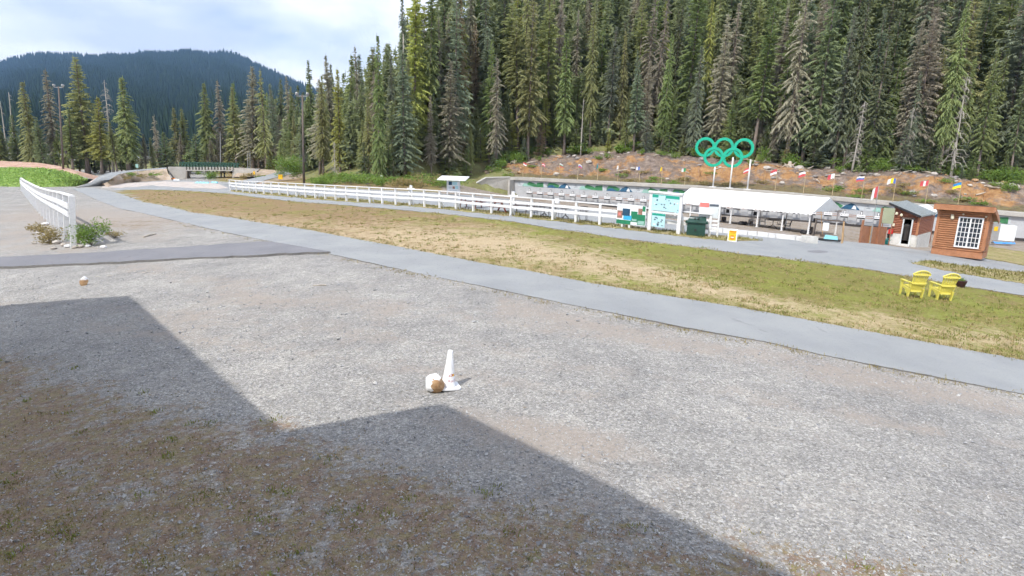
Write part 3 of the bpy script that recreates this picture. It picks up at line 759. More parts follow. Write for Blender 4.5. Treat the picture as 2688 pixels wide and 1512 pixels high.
def plant(key, P, hgt, color=None, wide=1.0, label=None, group=None, rz=None, row=''):
    root, H = (PROTO[key][0], PROTO[key][1]) if key in PROTO else SNAG[key]
    k = hgt / H
    if color is None: color = random.choice([PAL['dark'], PAL['green'], PAL['olive'], PAL['grey']])
    j = random.uniform(.85, 1.2); col = (color[0] * j, color[1] * j * random.uniform(.95, 1.05), color[2] * j, 1)
    lab = label; grp = group or (None if label else 'conifers of the hillside forest')
    if lab is None:
        q = float(proj(P.x, P.y, P.z)[0]); cn = min(PAL, key=lambda z: sum(abs(PAL[z][i] - color[i]) for i in range(3)))
        lab = '%s %s %s%s' % ({'bluish': 'bluish green', 'yellow': 'yellowish'}.get(cn, cn), LBL[key[:-1]], row + ' ' if row else '', [r for e, r in REG if q < e][0])
    rz = random.uniform(0, 6.28) if rz is None else rz
    if key not in FIRST:
        FIRST[key] = 1; root.location = P; root.rotation_euler = (random.gauss(0, .02), random.gauss(0, .02), rz); root.scale = (k * wide, k * wide, k)
        for c in root.children: c.color = col
        o = root; o['label'] = lab
        if grp: o['group'] = grp
    else:
        o = copy_tree(root, P, lab, grp, rz, (k * wide, k * wide, k), col); o.rotation_euler = (random.gauss(0, .02), random.gauss(0, .02), rz)
        if grp is None and 'group' in o: del o['group']
    o['category'] = 'dead tree' if key in SNAG else 'tree'
    return o
def tree_to(px, ytop, py, Y, key, **kw):
    """tree standing at photo column px, base row py at depth Y, its tip at row ytop"""
    b = at(px, py, Y); t = at(px, ytop, Y); return plant(key, b, max(t.z - b.z, 1), **kw)

# trees that stand apart on the left skyline
LT = 'standing in the tree row left of the bridge'
for px, yt, Y, key, c, wd, lab in [
    (-60, 250, 140, 'hem1', 'green', 1.2, 'dark conifer cut by the left edge of the picture'),
    (8, 296, 138, 'hem0', 'olive', 1.3, 'olive conifer at the far left edge behind the mound'),
    (92, 212, 136, 'slim0', 'olive', 1.2, 'slender pointed olive conifer left of the left lamp pole'),
    (150, 180, 140, 'moss0', 'grey', 1.25, 'tall greyish conifer right behind the left lamp pole'),
    (232, 148, 138, 'hem1', 'olive', 1.25, 'tallest conifer of the left row, beside the lamp pole'),
    (338, 198, 136, 'slim1', 'green', 1.5, 'full green conifer at the right end of the left row'),
    (268, 250, 134, 'hem2', 'yellow', 1.25, 'yellowish broad conifer between the two tall left trees'),
    (192, 282, 134, 'hem3', 'green', 1.3, 'lower green conifer in front of the tallest left tree'),
    (55, 300, 142, 'hem2', 'green', 1.2, 'short green conifer second from the left edge'),
    (120, 310, 133, 'hem0', 'dark', 1.3, 'dark low conifer left of the left lamp pole foot'),
    (308, 320, 131, 'hem3', 'olive', 1.3, 'low olive conifer at the right foot of the left row'),
    (420, 300, 152, 'moss1', 'grey', .9, 'thin bare-topped grey conifer alone before the mountain'),
    (466, 280, 150, 'hem2', 'olive', 1.0, 'left one of the paired conifers behind the bridge'),
    (492, 282, 152, 'hem0', 'olive', 1.0, 'right one of the paired conifers behind the bridge'),
    (547, 216, 148, 'slim2', 'green', 1.25, 'bright green shaggy conifer rising behind the bridge deck'),
    (586, 208, 152, 'moss0', 'grey', 1.0, 'grey thin conifer right of the bright green one by the bridge'),
    (622, 225, 146, 'hem3', 'olive', 1.0, 'olive conifer behind the right end of the bridge'),
    (664, 170, 142, 'hem1', 'grey', 1.0, 'tall greyish conifer at the left end of the hillside forest'),
    (700, 178, 138, 'moss1', 'olive', 1.0, 'tall ragged conifer next to the left end of the hillside forest')]:
    tree_to(px, yt, 452, Y, key, color=PAL[c], wide=wd, label=lab)
tree_to(298, 205, 452, 137, 3, label='grey dead tree with upswept bare boughs in the left row', wide=1.0)
tree_to(45, 238, 450, 146, 2, label='bare grey pole of a dead tree, taller of two at far left')
tree_to(25, 262, 450, 146, 2, label='bare grey pole of a dead tree, shorter of two at far left')
for px, yt in [(360, 372), (385, 350), (405, 360), (440, 345), (520, 350), (570, 330), (640, 330), (350, 400), (375, 395), (425, 388), (455, 380), (500, 375), (540, 372), (605, 350), (655, 385), (20, 345), (85, 350), (160, 340), (225, 345), (-20, 330), (275, 372), (70, 330), (105, 345), (140, 330), (180, 330), (210, 320), (250, 325), (290, 335), (320, 350), (345, 340), (0, 350), (40, 360), (-50, 340), (480, 350), (560, 360), (590, 330), (630, 300), (680, 290), (700, 310), (720, 250), (745, 300), (672, 350)]:
    tree_to(px, yt, 452, random.uniform(138, 158), random.choice(['hem0', 'hem2', 'hem3', 'slim1', 'young0']), color=PAL[random.choice(['olive', 'grey', 'green', 'dark'])], wide=1.25,
            label='low conifer in the gapless row behind mound and bridge', group='low conifers behind mound and bridge')
# recognisable dead and pale trunks on the hillside
for px, yt, py, Y, k, lab in [
    (1524, 255, 405, 112, 2, 'bright white bare trunk above the left part of the range'),
    (1304, 195, 436, 109, 0, 'grey dead tree with hanging lichen left of the white trunk'),
    (1442, 146, 372, 120, 3, 'dead tree with a forked pale top in the middle of the forest'),
    (2495, 186, 470, 85, 1, 'grey dead tree with drooping twigs above the wooden hut'),
    (2236, 262, 452, 91, 1, 'thin bare dead tree right of the rings, above the tent'),
    (2372, 278, 462, 88, 1, 'reddish grey dead tree above the plank fence'),
    (1408, 290, 415, 113, 2, 'short pale dead trunk left of the forked one'),
    (2062, 300, 434, 98, 2, 'thin pale dead stem right behind the rings'),
    (1058, 82, 484, 101, 2, 'bare topped pole tree near the upper left of the forest'),
    (1202, 92, 470, 108, 3, 'broad silver grey dead tree in the left middle of the forest'),
    (880, 370, 477, 94, 1, 'small dead tree at the forest foot behind the right lamp pole'),
    (2050, 20, 420, 108, 0, 'tall lichened dead tree above the rings')]:
    tree_to(px, yt, py, Y, k, label=lab, color=PAL['grey'])
# the forest itself: jittered rows climbing the hill
spots = []
rows_d = [1.5, 4.5, 8.5, 13, 18, 24, 31, 39, 48, 58, 70, 84]
for ri, d in enumerate(rows_d):
    px = 610 + random.uniform(0, 20)
    while px < 2900:
        x, y, z, s = edge(px); step = (2.9 + .08 * d ** .9) * random.uniform(.5, 1.5)
        dd = max(.5, d + random.uniform(-2.6, 2.6))
        P = hill(px, dd); spots.append((dd, px, P)); px += step * F / y
def proj1(P): a, b = proj(P.x, P.y, P.z); return float(a), float(b)
spots.sort(key=lambda q: q[0])
extra = []; nbig = 0
for dd, px, P in spots:
    tall = random.uniform(17, 30) * (1 if dd > 6 else random.choice([.55, .8, 1]))
    lx = np.interp(px, [620, 680, 760, 850, 920, 990, 1060], [.80, .90, .73, .72, .82, .93, 1.0]); tall *= lx
    key = random.choices(['hem0', 'hem1', 'hem2', 'hem3', 'bare0', 'bare1', 'bare2', 'slim0', 'slim1', 'slim2', 'moss0', 'moss1'], [4, 4, 3, 3, 1.4, 1.2, 1, 2.4, 2.2, 2, 1.1, 1.1])[0]
    pal = random.choices(['dark', 'green', 'olive', 'grey', 'yellow', 'brown', 'bluish'], [3, 4, 4, 3.2, 1.2, .6, 2])[0]
    if px > 1700: pal = random.choices(['dark', 'green', 'olive', 'grey', 'yellow', 'bluish'], [4, 3.2, 1.8, 2.4, .7, 3])[0]
    if key.startswith('moss'): pal = 'grey'
    if nbig < 285: plant(key, P, tall, color=PAL[pal], wide=random.uniform(.62, 1.05), row='in front' if dd < 6 else 'midslope' if dd < 16 else 'high up'); nbig += 1
    else: extra.append((key, P, tall * random.uniform(.9, 1.15), pal))
# young growth along the forest foot and on the bank top
for k in range(118):
    px = random.uniform(700, 2760); P = hill(px, random.uniform(-.5, 6))
    if 830 < px < 1230 and random.random() < .25: continue
    plant('young%d' % (k % 3), P, random.uniform(2.2, 8.5), color=PAL[random.choices(['dark', 'green', 'olive', 'yellow', 'bluish', 'brown'], [4, 4, 2, 1.5, 3, .5])[0]], wide=random.uniform(.9, 1.3))
for d in (14, 20, 27, 35, 44, 54, 65, 78, 92):
    px = 640 + random.uniform(0, 30)
    while px < 2900:
        P = hill(px, d + random.uniform(-3, 3)); lx = np.interp(px, [680, 760, 850, 920, 990, 1060], [.8, .66, .68, .78, .92, 1.0])
        extra.append((random.choice(['hem0', 'hem1', 'hem2', 'slim0', 'bare0']), P, random.uniform(15, 27) * lx, 'olive')); px += random.uniform(3.2, 6.5) * F / edge(px)[1]
for k in range(190):
    px = random.uniform(640, 2850); P = hill(px, random.choice([random.uniform(3, 9), random.uniform(5, 26)]))
    extra.append((random.choice(['hem0', 'hem1', 'slim0', 'young0', 'young1']), P, random.uniform(4, 13), 'olive'))
# trees higher up, beyond counting: one mass
VV = []; FF = []; CC = []; off = 0
for key, P, h, pal in extra:
    root, H, V, Fc = PROTO[key]; k = h / H; a = random.uniform(0, 6.28); c, s = math.cos(a), math.sin(a)
    keep = np.arange(random.randint(0, 3), len(Fc), 4); F2 = Fc[keep]; idx = F2.ravel()
    W_ = V[idx] * k * np.array([1.2, 1.2, 1.0]); W_ = W_ + (W_.reshape(-1, 3, 3) - W_.reshape(-1, 3, 3).mean(1, keepdims=True)).reshape(-1, 3) * .9
    VV.append(np.stack([W_[:, 0] * c - W_[:, 1] * s + P.x, W_[:, 0] * s + W_[:, 1] * c + P.y, W_[:, 2] + P.z], 1))
    FF.append(np.arange(len(idx)).reshape(-1, 3) + off); off += len(idx)
if VV:
    o = mesh_obj('hilltop_forest', np.concatenate(VV), np.concatenate(FF), MT['needles_far']); tag(o, 'dense mass of conifers filling the upper hillside', 'forest', kind='stuff')
print('trees', len(spots), nbig, len(extra))

# ------------------------------------------------------------------ shooting range: concrete shelter
CN, CD, RW = MT['concrete'], MT['concrete_dark'], MT['range_wall']
S0, S1 = 0.0, 84.0
rg = thing('range_shelter', rp(S0, 0, zbase(0)), 'long concrete shooting range shelter with a flat overhanging roof', 'shelter')
seg = np.linspace(S0 - .6, S1, 15)
for a, b in zip(seg[:-1], seg[1:]):
    m = MB(); ga = .02
    q = [rp(a + ga, 0, zroof(a) - .42), rp(b, 0, zroof(b) - .42), rp(b, 3.6, zroof(b) - .42), rp(a + ga, 3.6, zroof(a) - .42)]
    t_ = [rp(a + ga, 0, zroof(a)), rp(b, 0, zroof(b)), rp(b, 3.6, zroof(b)), rp(a + ga, 3.6, zroof(a))]
    m.hexa(q, t_); m.build('roof_slab', MT['pale_concrete'] if 0 else CN, rg)
seg = np.linspace(S0 + .35, S1, 13)
for a, b in zip(seg[:-1], seg[1:]):
    m = MB(); z0a, z0b = zbase(a) - 1.5, zbase(b) - 1.5
    m.hexa([rp(a, .4, z0a), rp(b - .015, .4, z0b), rp(b - .015, .8, z0b), rp(a, .8, z0a)], [rp(a, .4, zroof(a) - .425), rp(b - .015, .4, zroof(b) - .425), rp(b - .015, .8, zroof(b) - .425), rp(a, .8, zroof(a) - .425)])
    m.build('back_wall_panel', RW, rg)
m = MB(); m.hexa([rp(0, -1.3, -5), rp(.35, -1.3, -5), rp(.35, 1, -5), rp(0, 1, -5)], [rp(0, -1.3, zroof(0) - .43), rp(.35, -1.3, zroof(0) - .43), rp(.35, 1, zroof(0) - .43), rp(0, 1, zroof(0) - .43)]); m.build('end_wall', CN, rg)
# sloping wing wall at the left end
wa, wb, wc = at(1202, 509, 97), at(1275, 467, 98.5), rp(-.05, .12, zroof(0) - .06)
zb = -5.0
m = MB(); m.prism([Vector((wa.x - 1.0, wa.y, zb)), Vector((wa.x - 1.0, wa.y, wa.z - .35)), wb, wc, Vector((wc.x, wc.y, zb))], (.12, .4, 0)); m.build('wing_wall', CN, rg)
m = MB(); m.beam(wa + Vector((-.9, .18, -.28)), wb + Vector((0, .18, .05)), .55, .14); m.beam(wb + Vector((0, .18, .05)), wc + Vector((-.35, .18, .09)), .55, .14); m.build('wing_coping', MT['pale_concrete'], rg)
# ledge along the foot of the wall
for a, b in zip(seg[:-1], seg[1:]):
    m = MB(); m.hexa([rp(a, -1.3, zbase(a) - .55), rp(b, -1.3, zbase(b) - .55), rp(b, .39, zbase(b) - .55), rp(a, .39, zbase(a) - .55)], [rp(a, -1.3, zbase(a) + .02), rp(b, -1.3, zbase(b) + .02), rp(b, .39, zbase(b) + .02), rp(a, .39, zbase(a) + .02)]); m.build('floor_ledge', CD, rg)
    m = MB(); m.beam(rp(a, -1.36, zbase(a) + .06), rp(b, -1.36, zbase(b) + .06), .1, .26); m.build('edge_beam', MT['dark_metal'], rg)

# printed banners hung along the top of the back wall
def banner(s, w, kind, idx):
    o = rp(s, .3, zroof(s) - 1.0)
    side = ['with a green valley', 'with a dark blue mountain'][kind]
    t = thing('wall_banner', o, 'pale range wall banner %s, %s from left' % (side, ordw(idx)), 'banner', 'banners along the range wall')
    def P(u, v, k): 
        ss = s + u * w; return rp(ss, .385 - k, zroof(ss) - .56 - (1 - v) * .82)
    m = MB(); m.hexa([P(0, 0, .01), P(1, 0, .01), P(1, 0, 0), P(0, 0, 0)], [P(0, 1, .01), P(1, 1, .01), P(1, 1, 0), P(0, 1, 0)]); m.build('sheet', MT['banner_pale'], t)
    if kind == 0: shapes = [('banner_green', [(.28, 0), (.34, .55), (.42, .95), (.55, .8), (.7, .45), (.86, .75), (.9, .05)], .018), ('banner_mint', [(.16, 0), (.22, .6), (.30, .75), (.38, .3), (.52, .12), (.6, 0)], .024), ('banner_green', [(.66, 0), (.72, .8), (.94, .95), (.95, 0)], .03)]
    else: shapes = [('banner_green', [(.05, .3), (.12, .95), (.35, .9), (.5, .5), (.45, .05), (.1, .05)], .018), ('banner_blue', [(.05, 0), (.14, .45), (.24, .55), (.34, .2), (.46, 0)], .024), ('banner_blue', [(.44, 0), (.56, .6), (.68, .98), (.76, .85), (.84, .4), (.9, 0)], .03), ('flag_white', [(.70, .1), (.75, .7), (.79, .55), (.82, .05)], .036)]
    for mn, pl, k in shapes:
        m = MB(); m.prism([P(u, v, k) for u, v in pl], RNRM * .006); m.build('printed_shape', MT[mn], t)
    for j in range(3):
        m = MB(); m.prism([P(.02, .35 + .2 * j, .02), P(.11 - .02 * j, .35 + .2 * j, .02), P(.11 - .02 * j, .42 + .2 * j, .02), P(.02, .42 + .2 * j, .02)], RNRM * .005); m.build('text_line', MT['ink'], t)
bs = 1.0
for i in range(13): banner(bs + i * 5.0, 4.9, i % 2, i + 1)

# targets: a white box on thin legs, a dark catch pan under it, a number stand above
def target(i):
    s = 3.6 + 1.88 * i; z = zbase(s) + .02; o = rp(s, -.6, z)
    t = thing('target', o, 'white shooting target on the range wall, %s from the left' % ordw(i + 1), 'target', 'row of shooting targets')
    m = MB(); m.hexa([rp(s - .46, -.65, z + 1.02), rp(s + .46, -.65, z + 1.02), rp(s + .46, -.45, z + 1.02), rp(s - .46, -.45, z + 1.02)], [rp(s - .46, -.65, z + 1.36), rp(s + .46, -.65, z + 1.36), rp(s + .46, -.45, z + 1.36), rp(s - .46, -.45, z + 1.36)]); box = m.build('target_box', MT['white_plastic'], t)
    for k in range(5):
        c = rp(s - .32 + .16 * k, -.67, z + 1.20); m = MB()
        m.prism([c + RDIR * .05 * math.cos(a) + Vector((0, 0, .05 * math.sin(a))) for a in np.linspace(0, 2 * math.pi, 9)[:-1]], RNRM * .015); m.build('bullseye', MT['ink'], box)
    m = MB(); m.hexa([rp(s - .38, -.7, z + .86), rp(s + .42, -.7, z + .86), rp(s + .42, -.4, z + .86), rp(s - .38, -.4, z + .86)], [rp(s - .44, -.75, z + 1.015), rp(s + .44, -.75, z + 1.015), rp(s + .44, -.35, z + 1.015), rp(s - .44, -.35, z + 1.015)]); m.build('catch_pan', MT['dark'], t)
    for sx in (-.42, .42):
        m = MB(); m.beam(rp(s + sx, -.3, z), rp(s + sx, -.3, z + 1.2), .045, .045); m.build('leg', MT['galv'], t)
    m = MB(); a = z + 1.36
    for sx in (-.11, .11): m.beam(rp(s + sx, -.54, a), rp(s + sx * .8, -.54, a + .42), .05, .05)
    m.beam(rp(s - .13, -.54, a + .44), rp(s + .13, -.54, a + .44), .06, .06); m.build('number_stand', MT['dark_metal'], t)
    m = MB(); m.hexa([rp(s - .075, -.55, a + .12), rp(s + .075, -.55, a + .12), rp(s + .075, -.53, a + .12), rp(s - .075, -.53, a + .12)], [rp(s - .075, -.55, a + .38), rp(s + .075, -.55, a + .38), rp(s + .075, -.53, a + .38), rp(s - .075, -.53, a + .38)]); m.build('number_plate', MT['flag_white'], t)
    for k, zz in enumerate((.98, 1.2)):
        m = MB(); m.beam(rp(s + .52, -.25, z + zz), rp(s + 1.36, -.25, z + zz), .05, .07); m.build('side_rail', MT['fence_brown'], t)
for i in range(27): target(i)

# ------------------------------------------------------------------ flags on the roof
def flag(px, s, Htot, cols, vertical, dirn, label, name='flag_pole', base=None, wid=1.0, hgt=.62, pm='pole_wood'):
    b = base if base is not None else rp(s, 1.2, zroof(s))
    t = thing(name, b, label, 'flag')
    m = MB(); m.tube([b, b + Vector((0, 0, Htot))], [.045, .03], 6); m.build('pole', MT[pm], t)
    k = len(cols); nu, nv = 9, 6
    for ci, cn in enumerate(cols):
        m = MB(); V_ = []
        u0, u1, v0, v1 = (ci / k, (ci + 1) / k, 0, 1) if vertical else (0, 1, 1 - (ci + 1) / k, 1 - ci / k)
        uu = np.linspace(u0, u1, nu); vv = np.linspace(v0, v1, nv)
        for sgn in (0, .008):
            for v in vv:
                for u in uu:
                    x = dirn * u * wid * .92; zz = Htot - .06 - (1 - v) * hgt - u * u * .34 * hgt - .05 * math.sin(u * 6 + px)
                    V_.append(b + RDIR * x * .93 + Vector((0, (.1 * math.sin(u * 7 + px) + .03 * math.sin(v * 5)) * u + sgn, zz)))
        n_ = nu; q = nu * nv; fs = []
        for h in (0, 1):
            for j in range(nv - 1):
                for i in range(nu - 1):
                    w = [h * q + j * n_ + i, h * q + j * n_ + i + 1, h * q + (j + 1) * n_ + i + 1, h * q + (j + 1) * n_ + i]; fs.append(tuple(w if h == 0 else w[::-1]))
        m.add(V_, fs); m.build('flag_stripe', MT['flag_' + cn], t, smooth=True)
    return t
Zf = 1.0
FL = [(1355, 1, ['red', 'white'], 0, 1, 'faded red and white flag, first from the left on the range roof'), (1403, 1, ['red', 'white', 'red'], 0, 1, 'red white red striped flag, second from the left on the range roof'),
      (1449, 1, ['white', 'green', 'red'], 0, 1, 'white green and red flag, third from the left'), (1497.5, 1, ['white', 'blue', 'red'], 0, 1, 'blue white and red flag flying right, fourth from the left'),
      (1549, 1, ['teal', 'teal'], 0, -1, 'limp teal flag, fifth from the left'), (1602, 1, ['white', 'white'], 0, -1, 'limp white flag, sixth from the left'),
      (1658, 1, ['blue', 'white'], 1, -1, 'blue and white flag flying left above the range'), (1716, 1, ['orange', 'yellow'], 1, -1, 'narrow orange flag right of the blue and white one'),
      (1777, 1, ['green', 'white'], 1, -1, 'green and white flag left of the rings'), (1944, 1, ['red', 'white', 'red'], 0, -1, 'dark red flag with white band behind the right ring post'),
      (2014, 1, ['red', 'white'], 0, -1, 'red and white flag right of the rings'), (2089, 1, ['white', 'red'], 0, -1, 'white over red flag above the tent'),
      (2165, 1, ['white', 'red'], 1, -1, 'white and red flag above the right end of the tent'), (2243, 1, ['white', 'blue', 'red'], 0, -1, 'white blue red flag right of the tent'),
      (2326, 1, ['blue', 'yellow', 'white'], 1, -1, 'crumpled blue and yellow flag on a tall pole'), (2412, 1, ['red', 'white', 'red'], 1, -1, 'red flag with white centre above the log shed'),
      (2498, 1, ['sky', 'yellow'], 0, -1, 'blue over yellow flag, rightmost above the hut')]
for px, k, cols, vert, dr, lab in FL:
    s = s_of(px); big = px > 1900
    flag(px, s, 2.5 if not big else 3.0, cols, vert, dr, lab, wid=.72 if not big else 1.0, hgt=.46 if not big else .62)
    if px in (1549, 1602, 1716):
        o = [c for c in COL.objects if c.get('label') == lab][0]
        for c in o.children:
            if c.name.startswith('flag_stripe'): c.scale = (.38, 1, 1.15); c.location = (0, 0, -.3)

# ------------------------------------------------------------------ five interlocked rings on three posts
sr = s_of(1853); zr = zroof(sr); Yr = rp(sr, 1.0, 0).y
cen = [(1851, 386.5), (1900, 387.5), (1952, 389.5), (1873, 412), (1923, 414)]
ring_root = thing('ring_emblem', rp(sr, 1.0, zr), 'five interlocked green rings raised on three white posts above the range', 'emblem')
xr = Vector((.97, -.24, 0)).normalized(); yr = Vector((.24, .97, 0))
for i, (px, py) in enumerate(cen):
    c = at(px, py, Yr - (px - 1900) / F * Yr * .22); m = MB(); n_ = 44; Ro, Ri, dp = 1.37, .98, .6
    off = (.05 if i < 3 else -.05); V_ = []
    for k in range(n_):
        a = 2 * math.pi * k / n_; e = xr * math.cos(a) + Vector((0, 0, math.sin(a)))
        for r_, y_ in ((Ro - .03, -dp / 2), (Ro, -dp / 2 + .03), (Ro, dp / 2), (Ri, dp / 2), (Ri, -dp / 2 + .03), (Ri + .03, -dp / 2)): V_.append(c + e * (r_ + (.012 if i > 2 else 0)) + yr * (y_ + off))
    m.add(V_, [(k * 6 + j, k * 6 + (j + 1) % 6, ((k + 1) % n_) * 6 + (j + 1) % 6, ((k + 1) % n_) * 6 + j) for k in range(n_) for j in range(6)]); m.build('ring', MT['ring_green'], ring_root)
for (bx, by), (tx, ty) in zip([(1852, 487), (1896, 489), (1942, 492)], [(1855, 430), (1899, 412), (1947, 418)]):
    s = s_of(bx); b = rp(s, 1.0, zroof(s)); top = at(tx, ty, b.y)
    m = MB(); m.tube([b, Vector((b.x + .02, b.y, top.z))], .105, 10); po = m.build('post', MT['white_paint'], ring_root, smooth=True)
    m = MB(); m.box(FR(b, -.47), (0, 0, .05), (.9, .5, .1)); m.build('foot_plate', MT['white_paint'], po)

# ------------------------------------------------------------------ event tent
TO = Vector((22.7, 46.0, 0)); TX = Vector((.643, -.766, 0)).normalized(); TY = Vector((.766, .643, 0)).normalized()
def tp(p, w, z): return TO - TX * p + TY * w + Vector((0, 0, z))
TL, TW_, ZE, ZRD = 12.2, 5.0, .37, 1.42
tent = thing('event_tent', tp(TL / 2, TW_ / 2, float(T(24, 48))), 'long white gabled party tent on thin posts before the shooting range', 'tent')
m = MB(); nseg = 12
def roofrow(w, z, sagv): return [tp(-.25 + (TL + .5) * i / nseg, w, z + (TL / 2 - TL * i / nseg) * -.004 - sagv * abs(math.sin(math.pi * i / 6 * 1.0)) * .0) for i in range(nseg + 1)]
rws = [roofrow(-.2, ZE, 0), roofrow(TW_ * .25, (ZE + ZRD) / 2 - .05, 0), roofrow(TW_ / 2, ZRD, 0), roofrow(TW_ * .75, (ZE + ZRD) / 2 - .05, 0), roofrow(TW_ + .2, ZE, 0)]
for j in range(4):
    for i in range(nseg):
        a, b, c, d = rws[j][i], rws[j][i + 1], rws[j + 1][i + 1], rws[j + 1][i]
        dn = Vector((0, 0, -.02)); m.hexa([a + dn, b + dn, c + dn, d + dn], [a, b, c, d])
m.build('roof', MT['tent_fabric'], tent)
def valance(a, b, n_):
    m = MB()
    for i in range(n_):
        p, q = a.lerp(b, i / n_), a.lerp(b, (i + 1) / n_); h = [.14, .20, .22, .20, .14]
        pts = [p, q] + [q.lerp(p, k / 4) - Vector((0, 0, h[k])) for k in range(5)]
        m.prism(pts, TY * .008)
    m.build('valance', MT['tent_fabric'], tent)
valance(tp(-.25, -.21, ZE - .02), tp(TL + .25, -.21, ZE - .02), 36); valance(tp(-.25, TW_ + .2, ZE - .02), tp(TL + .25, TW_ + .2, ZE - .02), 36)
for p in (-.24, TL + .22):
    m = MB(); m.prism([tp(p, -.15, ZE - .03), tp(p, TW_ + .15, ZE - .03), tp(p, TW_ + .1, ZE - .13), tp(p, TW_ / 2, ZE + .30), tp(p, 0, ZE - .13)][:2] + [tp(p, TW_ / 2, ZRD - .03)], TX * .01); m.build('gable', MT['grey_board'] if p < 0 else MT['tent_fabric'], tent)  # right gable is the same fabric, its shade put into a greyer colour
for p in (0, 2.1, 4.2, 6.6, 10.6, TL):
    for w in (0, TW_):
        b = tp(p, w, 0); b.z = float(T(b.x, b.y)) + .03
        m = MB(); m.tube([b, Vector((b.x, b.y, ZE - .02))], .055, 8); m.tube([b, b + Vector((0, 0, .05))], .12, 8)
        for k in range(3): m.tube([b + Vector((.01, 0, .1 + .16 * k)), b + Vector((-.01, .01, .26 + .16 * k))], [.075, .06], 8)
        m.build('post', MT['white_paint'], tent)
# kerb blocks before the tent
def gpv(px, py): return gp(px, py)
blk = [(1862, 608.5), (1897, 612), (1932, 615.5), (1962, 618), (1987, 620.5), (2016, 624), (2036, 626), (2088, 631.5), (2114, 634.5)]
for i, (a, b) in enumerate(zip(blk[:-1], blk[1:])):
    P0, P1 = gp(*a), gp(*b); d = (P1 - P0); nrm = Vector((-d.y, d.x, 0)).normalized()
    m = MB(); h = .28; g_ = d.normalized() * .02
    q = [P0 + g_, P1 - g_, P1 - g_ + nrm * .3, P0 + g_ + nrm * .3]; u = [p + Vector((0, 0, h)) + nrm * (.03 if k < 2 else -.03) for k, p in enumerate(q)]
    m.hexa([p - Vector((0, 0, .1)) for p in q], u)
    tag(m.build('kerb_block', MT['kerb_white'], origin=P0), 'whitewashed concrete kerb block before the tent, %s from the left' % ordw(i + 1), 'block', 'white kerb blocks before the tent')
P0, P1 = gp(2114, 638), gp(2146, 640.5); d = P1 - P0; nrm = Vector((-d.y, d.x, 0)).normalized(); m = MB()
q = [P0, P1, P1 + nrm * .4, P0 + nrm * .4]; m.hexa([p - Vector((0, 0, .1)) for p in q], [p + Vector((0, 0, .42)) for p in q])
tag(m.build('planter_block', MT['pale_concrete'], origin=P0), 'tan concrete block at the right end of the white kerb blocks', 'block')

# ------------------------------------------------------------------ patio furniture
def patio_chair(P, rz, label, group=None, mt='dark_metal', k=1.0):
    fr = FR(P, rz); t = thing('patio_chair', P, label, 'chair', group)
    m = MB(); m.box(fr, (0, 0, .44 * k), (.48 * k, .46 * k, .035)); m.build('seat', MT[mt], t)
    m = MB()
    for i in range(5): m.beam(fr.p((-.2 + .1 * i) * k, .22 * k, .46 * k), fr.p((-.2 + .1 * i) * k, .31 * k, .9 * k), .045 * k, .015)
    m.beam(fr.p(-.24 * k, .31 * k, .9 * k), fr.p(.24 * k, .31 * k, .9 * k), .03, .05); m.build('backrest', MT[mt], t)
    for sx in (-1, 1):
        m = MB(); m.tube([fr.p(sx * .24 * k, -.2 * k, 0), fr.p(sx * .24 * k, -.2 * k, .64 * k), fr.p(sx * .26 * k, .25 * k, .66 * k)], .016, 5); m.build('armrest', MT[mt], t)
        m = MB(); m.tube([fr.p(sx * .24 * k, .28 * k, 0), fr.p(sx * .23 * k, .2 * k, .44 * k)], .016, 5); m.build('leg', MT[mt], t)
    return t
def patio_table(P, r_, label, h=.72, mt='dark_metal'):
    fr = FR(P); t = thing('patio_table', P, label, 'table')
    m = MB(); m.lathe(fr, [(r_, h - .03), (r_, h)], 18); m.build('tabletop', MT[mt], t)
    m = MB(); m.tube([fr.p(0, 0, .25), fr.p(0, 0, h - .03)], .03, 6); m.build('column', MT[mt], t)
    for k in range(4):
        a = k * 1.571 + .5; m = MB(); m.tube([fr.p(0, 0, .28), fr.p(r_ * .5 * math.cos(a), r_ * .5 * math.sin(a), .16), fr.p(r_ * .75 * math.cos(a), r_ * .75 * math.sin(a), 0)], .02, 5); m.build('leg', MT[mt], t)
    return t
for px, py, rz, lab in [(1415, 571, .4, 'dark patio chair behind the fence, leftmost of four'), (1440, 571.5, -2.4, 'dark patio chair behind the fence, second of four'), (1463, 573, 1.0, 'dark patio chair behind the fence, third of four'), (1529, 581, -.3, 'dark patio chair behind the fence, rightmost of four')]:
    patio_chair(gp(px, py), rz, lab)
patio_table(gp(1428, 570), .38, 'small dark bistro table between the left patio chairs'); patio_table(gp(1484, 576), .4, 'small dark bistro table left of the rightmost patio chair')
def tz(p, w): v = tp(p, w, 0); v.z = float(T(v.x, v.y)) + .02; return v
patio_chair(tz(5.1, 1.1), 2.2, 'grey wire patio chair under the tent, left of the table', mt='galv'); patio_chair(tz(4.55, 1.5), 2.9, 'grey wire patio chair under the tent, close to the second post', mt='galv')
patio_chair(tz(2.7, 1.0), -1.7, 'dark lounge chair under the tent right of the round table', mt='dark'); patio_chair(tz(2.1, .9), -2.2, 'dark lounge chair under the tent, rightmost', mt='dark', k=.9)
patio_table(tz(3.5, 1.3), .6, 'round dark table under the tent')
for p, w, lab in [(6.0, 1.0, 'dark bundle lying under the tent left of the chairs'), (.4, .6, 'dark bundle at the foot of the right front tent post')]:
    b = tz(p, w); m = MB(); V_ = []
    for k in range(4): m.lathe(FR(b + Vector((random.uniform(-.25, .25), random.uniform(-.1, .1), 0))), [(.14, 0), (.2, .1), (.16, .24), (.05, .3)], 8)
    tag(m.build('gear_bundle', MT['dark'], origin=b), lab, 'bundle')
